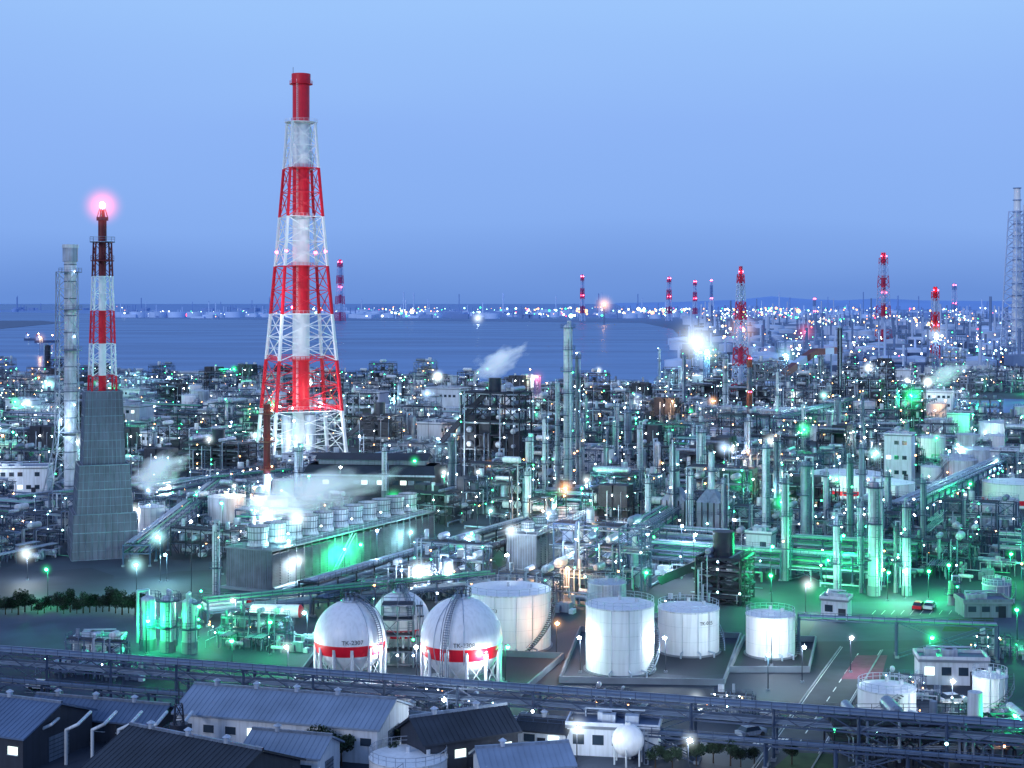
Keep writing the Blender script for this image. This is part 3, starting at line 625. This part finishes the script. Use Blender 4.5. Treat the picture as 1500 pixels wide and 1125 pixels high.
# ------------------------------------------------------------ dense fill
for q in [(1340,935,26),(1250,1000,20),(1400,905,14),(1130,930,14),(640,960,30),(820,960,25),(1000,950,20),(600,835,12),(700,800,10)]: ex(*q)
u=(math.cos(SITE),math.sin(SITE)); v=(-u[1],u[0])
def excl(x,y,r): return any((x-a)**2+(y-c)**2<(q+r)**2 for a,c,q in EX)
def choose(px,py,D):
    if D<330:
        return R.choice(['clutter','lowcols','low']) if px<930 else R.choice(['struct','cols','clutter','low','rack'])
    if px<640:
        if D<480: return R.choices(['clutter','rack','low','lowcols','tanks'],[4,3,3,1,1])[0]
        if D<650: return R.choices(['clutter','rack','low','bldg','dark','lowcols','tanks'],[3,2,3,2,4,1,1])[0]
        return R.choices(['clutter','rack','low','bldg','dark','lowcols','tanks','struct'],[2,2,3,4,3,2,3,1])[0]
    if px>1330: return R.choices(['tanks','bldg','clutter','low','rack','lowcols','struct'],[4,4,3,2,2,1,1])[0]
    if D<620: return R.choices(['cols','struct','heater','rack','clutter','dark','low'],[5,4,1,3,2,4,3])[0]
    if px<960: return R.choices(['low','bldg','tanks','lowcols','dark','rack','clutter'],[3,4,3,2,3,2,2])[0]
    return R.choices(['cols','struct','low','rack','clutter','bldg','tanks','lowcols','dark'],[1,2,3,2,2,4,4,3,3])[0]
cnt=0
def place(sp,d0,d1,sc):
    global cnt
    n=int(1400/sp)
    for i in range(-n,n):
        for j in range(0,n):
            x=u[0]*i*sp+v[0]*j*sp+R.uniform(-3,3); y=u[1]*i*sp+v[1]*j*sp+R.uniform(-3,3)
            if not d0<=y<d1: continue
            px,py=pix(x,y)
            if px<-90 or px>1590: continue
            if px<200 and py>835: continue
            if px<930 and py>885: continue
            if px>=930 and py>900: continue
            if px>1180 and py>868: continue
            if px<990 and py<560+(12 if 650<px<990 else 0): continue
            if px>1400 and 575<py<618: continue
            if excl(x,y,9*sc*.6): continue
            k=choose(px,py,y); me=R.choice(LIB[k]); s_=sc*R.uniform(.85,1.12)
            inst(me,NAMES[k],(x,y,0),SITE+R.choice([0,0,math.pi/2,math.pi])+R.uniform(-.03,.03),(s_,s_,s_*R.uniform(.85,1.1))); cnt+=1
place(23,262,600,.92); place(31,600,1240,1.05)
print('modules',cnt)
# ------------------------------------------------------------ mid and far shore industry
def cluster(name,n,pxr,Dr,pal,lightr,nl,hs=1.,pre='L'):
    b=MB(); pale,grey,dark=pal
    for _ in range(n):
        D=R.uniform(*Dr); px=R.uniform(*pxr); x=(px-750)/F*D; q=R.random()
        if q<.28: r_=R.uniform(10,24)*hs; h_=R.uniform(9,15)*hs; b.cyl(x,D,0,h_,r_,pale,20,top=False); b.cyl(x,D,h_,h_+2*hs,r_,pale,20,r2=1)
        elif q<.55: b.box(x,D,0,R.uniform(20,60)*hs,R.uniform(15,40),R.uniform(5,14)*hs,R.choice([pale,grey,dark,grey]),R.uniform(-.4,.1))
        elif q<.82:
            h=R.choice([20,28,40,60])*R.uniform(.7,1.1)*hs; b.cyl(x,D,0,h,R.uniform(1.,2.2)*hs,R.choice([pale,grey]),8)
        else:
            w=R.uniform(10,22)*hs; zs=[R.uniform(6,9)*hs*k for k in range(1,4)]
            for z in zs: b.box(x,D,z,w,w*.6,.8,grey)
            for a,c in ((-1,-1),(1,-1),(1,1),(-1,1)): b.beam((x+a*w/2,D+c*w*.3,0),(x+a*w/2,D+c*w*.3,zs[-1]+1),1.*hs,grey)
            b.box(x,D,0,w*.6,w*.4,zs[0],dark)
    cl=[(R.uniform(*pxr),R.uniform(*Dr)) for _ in range(16)]
    for _ in range(nl):
        if R.random()<.72: c=R.choice(cl); px=R.gauss(c[0],(pxr[1]-pxr[0])*.02); D=min(Dr[1],max(Dr[0],c[1]*R.gauss(1,.05)))
        else: D=R.uniform(*Dr); px=R.uniform(*pxr)
        if px<pxr[0]: px=pxr[0]
        x=(px-750)/F*D; k=R.choices(['w','c','o','g','b','r'],[26,20,28,8,14,4])[0]
        b.lamp(x,D,R.uniform(4,22)*hs,pre+k,lightr*R.choice([.3,.45,.6,.9])*(2 if R.random()<.08 else 1))
    b.obj(name)
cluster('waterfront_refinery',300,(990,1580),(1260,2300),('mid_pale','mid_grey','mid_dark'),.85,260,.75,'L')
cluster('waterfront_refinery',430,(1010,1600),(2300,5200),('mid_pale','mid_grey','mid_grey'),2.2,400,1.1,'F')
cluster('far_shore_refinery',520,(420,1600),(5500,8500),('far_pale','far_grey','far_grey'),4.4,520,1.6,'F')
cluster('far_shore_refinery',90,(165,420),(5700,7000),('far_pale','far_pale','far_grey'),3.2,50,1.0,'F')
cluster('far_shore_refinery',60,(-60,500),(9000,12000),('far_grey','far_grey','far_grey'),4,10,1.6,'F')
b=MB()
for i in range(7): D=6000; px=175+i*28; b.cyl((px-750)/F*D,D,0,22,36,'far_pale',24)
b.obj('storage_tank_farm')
b=MB()
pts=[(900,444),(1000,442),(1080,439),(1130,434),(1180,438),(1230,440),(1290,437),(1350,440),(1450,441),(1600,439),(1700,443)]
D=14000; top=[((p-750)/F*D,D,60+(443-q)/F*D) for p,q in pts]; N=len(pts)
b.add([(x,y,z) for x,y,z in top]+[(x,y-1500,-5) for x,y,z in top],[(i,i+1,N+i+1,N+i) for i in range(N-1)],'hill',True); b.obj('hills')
# ------------------------------------------------------------ ground, water, roads
def groundmat():
    m=bpy.data.materials.new('ground'); m.use_nodes=True; nt=m.node_tree;n=nt.nodes;l=nt.links;b=n['Principled BSDF']; b.inputs['Roughness'].default_value=.75
    tc=n.new('ShaderNodeTexCoord'); a=n.new('ShaderNodeTexNoise'); a.inputs['Scale'].default_value=.03; a.inputs['Detail'].default_value=8; l.new(tc.outputs['Object'],a.inputs['Vector'])
    r=n.new('ShaderNodeValToRGB'); e=r.color_ramp.elements; e[0].position=.35;e[0].color=(.014,.022,.042,1); e[1].position=.65;e[1].color=(.045,.06,.095,1); l.new(a.outputs['Fac'],r.inputs[0])
    v=n.new('ShaderNodeTexVoronoi'); v.inputs['Scale'].default_value=.06; l.new(tc.outputs['Object'],v.inputs['Vector'])
    mv=n.new('ShaderNodeSeparateColor'); l.new(v.outputs['Color'],mv.inputs[0])
    mr=n.new('ShaderNodeMapRange'); mr.inputs['To Min'].default_value=.65; mr.inputs['To Max'].default_value=1.15; l.new(mv.outputs[0],mr.inputs['Value'])
    sc=n.new('ShaderNodeVectorMath'); sc.operation='SCALE'; l.new(r.outputs[0],sc.inputs[0]); l.new(mr.outputs[0],sc.inputs['Scale'])
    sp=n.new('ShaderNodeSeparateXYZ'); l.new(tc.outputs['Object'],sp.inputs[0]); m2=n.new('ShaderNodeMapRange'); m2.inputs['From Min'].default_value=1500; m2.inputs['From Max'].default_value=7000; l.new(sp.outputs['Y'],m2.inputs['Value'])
    mx=n.new('ShaderNodeMix'); mx.data_type='RGBA'; l.new(m2.outputs[0],mx.inputs[0]); l.new(sc.outputs[0],mx.inputs[6]); mx.inputs[7].default_value=(.17,.30,.60,1)  # far ground blends to a painted haze colour
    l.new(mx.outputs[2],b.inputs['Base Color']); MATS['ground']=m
groundmat()
pmat('asphalt',(.032,.041,.066),.8,0,.35,.25); pmat('asphalt_light',(.055,.08,.135),.8,0,.35,.12); pmat('kerb',(.28,.3,.33),.8); pmat('grass',(.03,.08,.03),.9,0,.4,.5); pmat('brickpave',(.20,.05,.10),.8,0,.3,.6)
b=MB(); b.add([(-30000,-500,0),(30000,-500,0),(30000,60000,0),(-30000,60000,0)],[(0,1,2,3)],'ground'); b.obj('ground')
def watermat():
    m=bpy.data.materials.new('water'); m.use_nodes=True; nt=m.node_tree;n=nt.nodes;l=nt.links;n.clear()
    o=n.new('ShaderNodeOutputMaterial'); d=n.new('ShaderNodeBsdfDiffuse'); g=n.new('ShaderNodeBsdfGlossy'); mx=n.new('ShaderNodeMixShader'); mx.inputs[0].default_value=.36
    tc=n.new('ShaderNodeTexCoord'); mp=n.new('ShaderNodeMapping'); mp.inputs['Scale'].default_value=(.0016,.005,1); l.new(tc.outputs['Object'],mp.inputs[0])
    a=n.new('ShaderNodeTexNoise'); a.inputs['Scale'].default_value=1.6; a.inputs['Detail'].default_value=7; l.new(mp.outputs[0],a.inputs['Vector'])
    r=n.new('ShaderNodeValToRGB'); e=r.color_ramp.elements; e[0].position=.32;e[0].color=(.045,.095,.22,1); e[1].position=.68;e[1].color=(.12,.24,.45,1); l.new(a.outputs['Fac'],r.inputs[0]); l.new(r.outputs[0],d.inputs[0])
    w=n.new('ShaderNodeTexNoise'); w.inputs['Scale'].default_value=.15; w.inputs['Detail'].default_value=3; l.new(tc.outputs['Object'],w.inputs['Vector']); bp=n.new('ShaderNodeBump'); bp.inputs['Strength'].default_value=.25; l.new(w.outputs['Fac'],bp.inputs['Height']); l.new(bp.outputs[0],g.inputs['Normal'])
    g.inputs['Roughness'].default_value=.24; g.inputs['Color'].default_value=(.7,.8,1,1)
    l.new(d.outputs[0],mx.inputs[1]); l.new(g.outputs[0],mx.inputs[2]); l.new(mx.outputs[0],o.inputs[0]); MATS['water']=m
watermat()
def sheet(pts,z,mat,name):
    b=MB(); b.add([(*P(p,q),z) for p,q in pts],[tuple(range(len(pts)))],mat); return b.obj(name)
sheet([(-600,553),(0,552),(300,548),(600,556),(880,568),(960,566),(1000,548),(995,520),(1002,498),(985,482),(940,473),(700,471),(400,469),(165,466),(160,460),(0,457),(-600,457)],.15,'water','sea_water')
sheet([(-600,454),(165,454),(165,446),(-600,446)],.15,'water','sea_water')
sheet([(1372,583),(1700,588),(1700,611),(1430,604),(1370,592)],.1,'water','canal_water')
b=MB(); b.add([(*P(p,q),.6) for p,q in [(-300,482),(0,482),(60,476),(95,473),(60,470),(-300,470)]],[tuple(range(6))],'mid_dark'); b.obj('land_spit')
def ship(px,py):
    b=MB(); L=34
    b.add([(-L/2,-3,0),(L/2-4,-3,0),(L/2,0,0),(L/2-4,3,0),(-L/2,3,0),(-L/2,-3.6,3.5),(L/2-3,-3.6,3.5),(L/2+2,0,4.2),(L/2-3,3.6,3.5),(-L/2,3.6,3.5)],[(0,1,6,5),(1,2,7,6),(2,3,8,7),(3,4,9,8),(4,0,5,9),(5,6,7,8,9)],'mid_dark')
    b.box(-L/2+5,0,3.5,6,5,5,'mid_pale'); b.box(-L/2+5,0,8.5,4,4,2,'mid_pale'); b.cyl(-L/2+3,0,8.5,12.5,.7,'mid_red',8); b.beam((L/4,0,3.5),(L/4,0,11),.4,'mid_grey'); b.lamp(L/4,0,11,'LLo',.7); b.lamp(-L/2+7,-2,9,'LLw',.5)
    x,y=P(px,py); b.obj('ship',(x,y,.1),R.uniform(-.5,.5))
for q in ((50,499),(68,502)): ship(*q)
def road(A,B,w,pave='asphalt'):
    A=Vector(A);B=Vector(B);d=(B-A).normalized(); n=Vector((-d.y,d.x))*w/2; b=MB(); b.add([(*(A-n),.004),(*(B-n),.004),(*(B+n),.004),(*(A+n),.004)],[(0,1,2,3)],pave)
    L=(B-A).length; k=0; ang=math.atan2(d.y,d.x); nn=Vector((-d.y,d.x))
    while k<L-3: c=A+d*(k+1.5); b.add([(*(c+d*a+nn*e),.008) for a,e in((-1.5,-.08),(1.5,-.08),(1.5,.08),(-1.5,.08))],[(0,1,2,3)],'marking'); k+=6
    for sg in (-1,1):
        c=A+d*L/2+n*sg*1.02; b.box(c.x,c.y,0,L,.22,.14,'kerb',ang)
        c=A+d*L/2+n*sg*.93; q=nn*.06; e=d*L/2; b.add([(*(c-e-q),.009),(*(c+e-q),.009),(*(c+e+q),.009),(*(c-e+q),.009)],[(0,1,2,3)],'marking')
    b.obj('road')
road(P(1130,1150),P(1262,950),7,'asphalt'); road(P(-60,1005),P(560,1062),8,'asphalt_light')
b=MB(); b.add([(*P(p,q),.004) for p,q in [(1180,940),(1210,882),(1500,880),(1560,935)]],[(0,1,2,3)],'asphalt_light'); b.obj('paved_yard')
b=MB()
for i in range(14): x,y=P(1280+i*14,897); b.box(x,y,.006,.12,4,.003,'marking',SITE)
for i in range(8): x,y=P(1108+i*6,1086); b.box(x,y,.012,.4,3,.003,'marking',SITE)
b.obj('parking_markings')
b=MB(); b.add([(*P(p,q),.016) for p,q in [(1232,995),(1290,995),(1300,960),(1255,960)]],[(0,1,2,3)],'brickpave'); b.obj('pavement')
b=MB(); b.add([(*P(p,q),.004) for p,q in [(-60,955),(330,965),(230,897),(-60,893)]],[(0,1,2,3)],'asphalt_light'); b.obj('paved_yard')
for pts in ([(1130,1128),(1230,1128),(1225,1105),(1160,1102)],[(1380,925),(1460,925),(1455,905),(1390,905)]): sheet(pts,.02,'grass','grass')
def bund(pts):
    w=[P(*p) for p in pts]; b=MB()
    for i in range(len(w)):
        a=w[i];c=w[(i+1)%len(w)]; L=math.dist(a,c); b.box((a[0]+c[0])/2,(a[1]+c[1])/2,0,L,.3,1.0,'concrete',math.atan2(c[1]-a[1],c[0]-a[0]))
    b.obj('bund_wall')
bund([(820,1000),(1060,1004),(1085,935),(850,925)]); bund([(1068,985),(1185,985),(1195,940),(1090,938)]); bund([(430,1005),(760,1022),(825,965),(470,950)])
# ------------------------------------------------------------ trees
def treemesh(seed,H=6.):
    r=random.Random(seed); b=MB(); b.tube((0,0,0),(0,0,H*.45),.22,'bark',7,.13); tips=[]
    for i in range(7):
        a=r.uniform(0,6.28); z=H*r.uniform(.25,.5); q=(math.cos(a)*H*.25,math.sin(a)*H*.25,z+H*r.uniform(.15,.35)); b.tube((0,0,z),q,.1,'bark',5,.04); tips.append(q)
    tips.append((0,0,H*.8))
    for t in tips:
        for k in range(190):
            d=Vector((r.gauss(0,1),r.gauss(0,1),r.gauss(0,.8))); d=d.normalized()*H*.2*r.random()**.4; c=Vector(t)+d; s_=r.uniform(.1,.22)
            a=Vector((r.gauss(0,1),r.gauss(0,1),r.gauss(0,1))).normalized(); e=a.orthogonal().normalized()
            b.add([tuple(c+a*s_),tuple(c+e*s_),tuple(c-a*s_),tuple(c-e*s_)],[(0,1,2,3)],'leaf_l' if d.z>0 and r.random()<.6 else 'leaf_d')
    return b
TM=[mk(treemesh(s),'broadleaf_tree') for s in (1,2,3)]
for px,py,s_ in [(465,1120,.9),(480,1112,.8),(500,1122,.7),(455,1135,.9),(560,1100,.7),(590,1098,.6),(1045,1118,.5),(1070,1122,.6),(1020,1122,.5),(1160,1120,.5),(575,1130,.6),(960,1125,.5),(1085,1124,.45),(400,1110,.6),(985,1128,.5),(1105,1120,.4)]:
    inst(R.choice(TM),'broadleaf_tree',(*P(px,py),0),R.uniform(0,6),s_)
b=MB(); t=treemesh(9)
for i in range(26):
    x,y=P(-30+i*9.5,897+R.uniform(-4,4)); s_=R.uniform(.4,.85); ca,sa=math.cos(i*1.7),math.sin(i*1.7)
    o=len(b.v); b.v+=[(x+(a*ca-c*sa)*s_,y+(a*sa+c*ca)*s_,d*s_) for a,c,d in t.v]; mp=[b.mi(n) for n in t.names]; b.f+=[[q+o for q in f] for f in t.f]; b.m+=[mp[q] for q in t.m]; b.s+=t.s
b.obj('tree_belt')
# ------------------------------------------------------------ vehicles
def car(px,py,rot,col):
    b=MB()
    def slab(x0,x1,w,z0,z1,ins,m): b.add([(x0,-w,z0),(x1,-w,z0),(x1,w,z0),(x0,w,z0),(x0+ins,-w*.86,z1),(x1-ins*1.3,-w*.86,z1),(x1-ins*1.3,w*.86,z1),(x0+ins,w*.86,z1)],[(4,5,6,7),(0,1,5,4),(1,2,6,5),(2,3,7,6),(3,0,4,7)],m)
    b.box(0,0,.35,4.3,1.7,.55,col); slab(-1.6,1.2,.83,.9,1.45,.35,'glass'); b.box(-.3,0,1.45,1.8,1.35,.05,col)
    for x in (-1.35,1.35):
        for y in (-.85,.85): b.tube((x,y-.1,.33),(x,y+.1,.33),.33,'black',12,cap=True)
    b.obj('parked_car',(*P(px,py),0),rot)
for c in [(1346,892,1.1,'red'),(1362,892,1.1,'white'),(1478,893,1.1,'black'),(1100,1078,.5,'wall_grey'),(1395,1030,.2,'white'),(985,1092,.3,'steel'),(1260,1062,1.,'white'),(60,1010,-.2,'white')]: car(*c)
x,y=P(262,1122); b=MB(); lattice(b,[0,2,4,6,8],lambda z:2.2-z*.17,.3,lambda z:'steel_dark',.16,.09); b.beam((0,0,8),(0,0,11),.12,'steel_dark'); b.cyl(0,0,4,5.5,1.2,'steel_dark',12); b.obj('antenna_mast',(x,y,0))
b=MB(); x,y=P(160,1120)
for i in range(6):
    X=x-9+i*3.4; b.path([(X,y,0),(X,y,4.5),(X+1.5,y,5.2),(X+1.5,y+6,5.2)],.22,'white_dirty',10)
b.obj('process_piping')
b=MB(); x,y=P(1370,1110); r=random.Random(4)
for i in range(46):
    X=x+r.uniform(-14,14);Y=y+r.uniform(-5,6);h=r.uniform(1.2,3.2); b.path([(X,Y,0),(X,Y,h),(X+.6,Y,h+.5),(X+1.2,Y,h),(X+1.2,Y,0)],.14,r.choice(['steel_dark','pipe_b','steel_dark']),7)
frame(b,x-14,y-3,5,1,5.5,6,[3,5],'steel_dark',r,t=.2); b.obj('manifold_piping')
for px,py,k in [(390,945,'clutter'),(150,985,'clutter')]:
    inst(R.choice(LIB['clutter']),'pump_and_pipe_yard',(*P(px,py),0),a16,(.75,.4,.7))
for px,py in [(640,1040),(900,1045),(1400,1065),(350,930),(1000,905),(1330,1020),(1460,960),(720,1060),(1080,1050)]:
    inst(R.choice(LIB['clutter']),'pump_and_pipe_yard',(*P(px,py),0),a16,(.4,.2,.45))
# ------------------------------------------------------------ lamps
for k,c in COL.items(): vmat('glow_'+k,c,1.5); vmat('far_glow_'+k,c,.14)  # self-lit volumes that paint the bloom around lamps
vmat('flare_bloom',(1,.12,.10),.9,3.)  # painted bloom around the flare, an emissive volume
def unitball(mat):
    b=MB(); b.ball(0,0,0,1,mat,16,10); return mk(b,'lamp_glow')  # glowing ball standing in for lamp bloom
MI={k:unitball('glow_'+k) for k in COL}; MF={k:unitball('far_glow_'+k) for k in COL}
def polemesh(k,h):
    b=MB(); b.tube((0,0,0),(0,0,h),.10,'steel_dark',8,.06); b.beam((0,0,h),(0,-.8,h+.15),.08,'steel_dark'); b.box(0,-.9,h,.5,.5,.15,'steel'); b.lamp(0,-.9,h-.15,'LL'+k,.32); b.box(0,0,0,.5,.5,.3,'concrete'); return mk(b,'street_or_fill_lamp')
PM={(k,h):polemesh(k,h) for k in COL for h in (6,10,16)}
NM=0
def lampost(px,py,k,h=6,pw=2200,glow=1.,light=True):
    global NM
    x,y=P(px,py); o=inst(PM[(k,h)],'street_or_fill_lamp',(x,y,0),R.uniform(-.5,.5))
    if light: plight((0,-.9,h-.8),pw*1.2*(1.5 if k=='g' else 1),COL[k],o)
    if glow>=.4: inst(MI[k],'lamp_glow',(0,-.9,h-.15),0,glow*3.4,parent=o); NM+=1
for a in [(505,842,'g',6,6000,.8),(440,860,'w',6,2500,.9),(600,815,'c',6,3500,.8),(530,835,'g',6,2500,.5),(840,815,'w',6,5000,1.4),(870,812,'c',6,4000,.9),(910,808,'w',6,3500,1.1),(615,880,'w',6,4500,1.4),(655,876,'w',6,3500,.9),
    (748,842,'w',10,2500,1.),(200,778,'w',6,2500,.9),(200,868,'c',6,3500,1.1),(40,850,'w',6,3500,1.1),(70,875,'g',6,2000,.6),(250,945,'g',6,2500,.7),(215,958,'g',6,2500,.6),(290,935,'g',6,3000,.6),(345,925,'w',6,2500,.5),(340,990,'g',6,1400,.5),
    (422,1000,'w',6,1400,.6),(815,962,'o',6,800,.6),(1018,1085,'w',6,1600,.7),(845,1130,'w',6,1400,.8),(1008,1150,'w',6,1200,.6),(1125,1012,'c',6,1200,.5),(1362,985,'g',6,1800,.8),(1246,985,'w',6,1200,.4),(1484,1110,'g',6,2000,.6),(1395,1055,'w',6,1800,.5),(1490,940,'g',6,2200,.6),(1210,860,'g',6,2500,.6),(1130,885,'g',6,2500,.6),(945,880,'g',6,2500,.6),(1180,900,'w',6,2500,.9),(1300,880,'g',6,4000,.4),(1360,878,'g',6,3500,.5),(1390,868,'g',6,3500,.5),(1480,850,'g',6,2500,.6),(1130,975,'w',6,1600,.5),(740,1000,'g',6,700,.2),(655,1085,'w',6,700,.3),(1175,1000,'w',6,1000,.3),(480,1000,'w',6,1300,.2),(610,1000,'w',6,2000,.2),(450,945,'c',6,2500,.5),(395,960,'g',6,1600,.5),(10,1095,'c',6,1000,.4),
    (850,985,'w',6,1600,.2),(560,1000,'w',6,1800,.2),(715,1014,'w',6,1500,.2),(975,985,'w',6,1500,.2),(60,690,'g',10,4000,.6),(170,640,'g',10,5000,.6),(250,740,'w',6,3500,.9),(1080,760,'g',10,3000,.6),(1420,760,'g',10,4000,.7),(1370,680,'g',10,4500,.8),(1460,720,'c',10,4000,.8)]: lampost(*a)  # lamps before gas spheres and tanks are added to brighten them
r=random.Random(77)
for i in range(205):
    px=r.uniform(-20,1520); py=math.exp(r.uniform(math.log(572-443),math.log(878-443)))+443
    if px<215 and py>740: continue
    D=P(px,py)[1]; sc=max(1,D/420)
    gp=.36 if px>1100 else .14
    k='g' if r.random()<gp else r.choices(['w','c','o','b'],[46,22,22,12])[0]
    lampost(px,py,k,r.choice([6,10,16]),r.uniform(1600,5200)*sc,r.choice([0,0,0,0,.6,.8,1.2])*min(sc,1.7),light=(i<180))  # taller scattered poles are added to light the process modules
def far_flood(px,py,base,k,pw,ms,rr_=1.2):
    x,y=P(px,base); z=(base-py)/S(base); b=MB(); lattice(b,[z*i/5 for i in range(6)],lambda q:3,.3,lambda q:'mid_grey',.4,.2,False); b.lamp(0,-2,z,'LL'+k,rr_); b.box(0,0,z-.2,4,2,.3,'mid_grey'); o=b.obj('floodlight_mast',(x,y,0))
    plight((0,-3.5,z),pw,COL[k],o,1)
    inst(MF[k],'lamp_glow',(0,-2,z),0,ms,parent=o)
far_flood(1020,500,560,'w',90000,32,1.6); far_flood(1035,515,575,'c',50000,18,1.2); far_flood(1150,520,565,'c',50000,16,1.1); far_flood(1087,483,570,'o',20000,20,1.3); far_flood(1180,486,520,'r',20000,20,1.4); far_flood(787,552,600,'r',9000,8,.7)
far_flood(885,446,475,'o',20000,42,2.6); far_flood(700,466,475,'w',20000,32,2.2); far_flood(1370,490,560,'w',30000,14,1.); far_flood(60,495,520,'o',9000,12,1.)
e=bpy.data.objects['flare_stack']
inst(unitball('flare_bloom'),'flare_glow',(0,0,83),0,6.5,parent=e); plight((0,0,85),5000,(1,.25,.18),e,1,'flare_light')
print('lights',LIGHTS,'glow',NM)
# ------------------------------------------------------------ steam
def steam(px,py,base,size,rot,dens):
    x,y=P(px,base); z=(base-py)/S(base)
    m=bpy.data.materials.new('steam'); m.use_nodes=True; nt=m.node_tree;n=nt.nodes;l=nt.links;n.clear()
    o=n.new('ShaderNodeOutputMaterial'); pv=n.new('ShaderNodeVolumePrincipled'); pv.inputs['Color'].default_value=(.9,.94,1,1); pv.inputs['Anisotropy'].default_value=.1
    tc=n.new('ShaderNodeTexCoord'); ln=n.new('ShaderNodeVectorMath'); ln.operation='LENGTH'; l.new(tc.outputs['Object'],ln.inputs[0])
    nz=n.new('ShaderNodeTexNoise'); nz.inputs['Scale'].default_value=2.2; nz.inputs['Detail'].default_value=3; l.new(tc.outputs['Object'],nz.inputs['Vector'])
    a=n.new('ShaderNodeMath'); a.operation='MULTIPLY_ADD'; a.inputs[1].default_value=1.9; l.new(nz.outputs['Fac'],a.inputs[0])
    s_=n.new('ShaderNodeMath'); s_.operation='MULTIPLY'; s_.inputs[1].default_value=-1.15; l.new(ln.outputs['Value'],s_.inputs[0]); l.new(s_.outputs[0],a.inputs[2])
    c=n.new('ShaderNodeMath'); c.operation='SUBTRACT'; c.inputs[1].default_value=.25; c.use_clamp=True; l.new(a.outputs[0],c.inputs[0])
    d=n.new('ShaderNodeMath'); d.operation='MULTIPLY'; d.inputs[1].default_value=dens; l.new(c.outputs[0],d.inputs[0]); l.new(d.outputs[0],pv.inputs['Density'])
    e_=n.new('ShaderNodeMath'); e_.operation='MULTIPLY'; e_.inputs[1].default_value=.5*dens; l.new(c.outputs[0],e_.inputs[0]); l.new(e_.outputs[0],pv.inputs['Emission Strength']); pv.inputs['Emission Color'].default_value=(.6,.76,1,1)  # added self-glow lightens the steam
    l.new(pv.outputs[0],o.inputs['Volume']); MATS['steam%d'%px]=m
    b=MB(); b.ball(0,0,0,1,'steam%d'%px,16,10); ob=b.obj('steam_plume',(x,y,z)); ob.scale=size; ob.rotation_euler=(0,rot,0)
steam(450,722,815,(27,10,9),-.15,.34); steam(228,690,760,(13,8,8),-.3,.45); steam(728,531,640,(19,8,9),-.45,.5); steam(1385,548,590,(18,9,9),-.3,.4)
# ------------------------------------------------------------ world, sun, camera
w=bpy.data.worlds.new('World'); scene.world=w; w.use_nodes=True; nt=w.node_tree;n=nt.nodes;l=nt.links;n.clear()
o=n.new('ShaderNodeOutputWorld'); bg=n.new('ShaderNodeBackground'); bg2=n.new('ShaderNodeBackground'); ad=n.new('ShaderNodeAddShader')
sk=n.new('ShaderNodeTexSky'); sk.sky_type='NISHITA'; sk.sun_disc=False; sk.sun_elevation=math.radians(22); sk.sun_rotation=math.radians(215); l.new(sk.outputs[0],bg2.inputs[0]); bg2.inputs[1].default_value=.005
tc=n.new('ShaderNodeTexCoord'); sp=n.new('ShaderNodeSeparateXYZ'); l.new(tc.outputs['Generated'],sp.inputs[0])
nz=n.new('ShaderNodeTexNoise'); nz.inputs['Scale'].default_value=2; mp=n.new('ShaderNodeMapping'); mp.inputs['Scale'].default_value=(1,1,5); l.new(tc.outputs['Generated'],mp.inputs[0]); l.new(mp.outputs[0],nz.inputs['Vector'])
ma=n.new('ShaderNodeMath'); ma.operation='MULTIPLY_ADD'; ma.inputs[1].default_value=.07; l.new(nz.outputs['Fac'],ma.inputs[0]); l.new(sp.outputs['Z'],ma.inputs[2])
sb=n.new('ShaderNodeMath'); sb.operation='SUBTRACT'; sb.inputs[1].default_value=.035; l.new(ma.outputs[0],sb.inputs[0])
cr=n.new('ShaderNodeValToRGB'); e=cr.color_ramp.elements; e[0].position=0;e[0].color=(.13,.28,.72,1); e[1].position=1;e[1].color=(.14,.27,.62,1)
for p,c in ((.02,(.17,.34,.80)),(.05,(.22,.41,.89)),(.12,(.265,.46,.94)),(.2,(.34,.575,1.0)),(.4,(.27,.47,.88))):
    q=e.new(p); q.color=(*c,1)
l.new(sb.outputs[0],cr.inputs[0]); l.new(cr.outputs[0],bg.inputs[0]); bg.inputs[1].default_value=.95
l.new(bg.outputs[0],ad.inputs[0]); l.new(bg2.outputs[0],ad.inputs[1]); l.new(ad.outputs[0],o.inputs[0])
sd=bpy.data.lights.new('sun','SUN'); sd.energy=.85; sd.angle=math.radians(15); sd.color=(.95,.96,1); so=bpy.data.objects.new('sun',sd); scene.collection.objects.link(so)
az=math.radians(215); el=math.radians(22); dv=Vector((math.sin(az)*math.cos(el),math.cos(az)*math.cos(el),math.sin(el))); so.rotation_euler=dv.to_track_quat('Z','Y').to_euler()
cam=bpy.data.cameras.new('camera'); co=bpy.data.objects.new('camera',cam); scene.collection.objects.link(co); co.location=(0,0,CAMH); co.rotation_euler=(math.pi/2,0,0)
cam.sensor_width=36; cam.lens=36*F/1500; cam.shift_y=-(562.5-HY)/1500; cam.clip_start=1; cam.clip_end=100000; scene.camera=co
scene.view_settings.view_transform='Standard'; scene.view_settings.look='None'; scene.view_settings.exposure=0
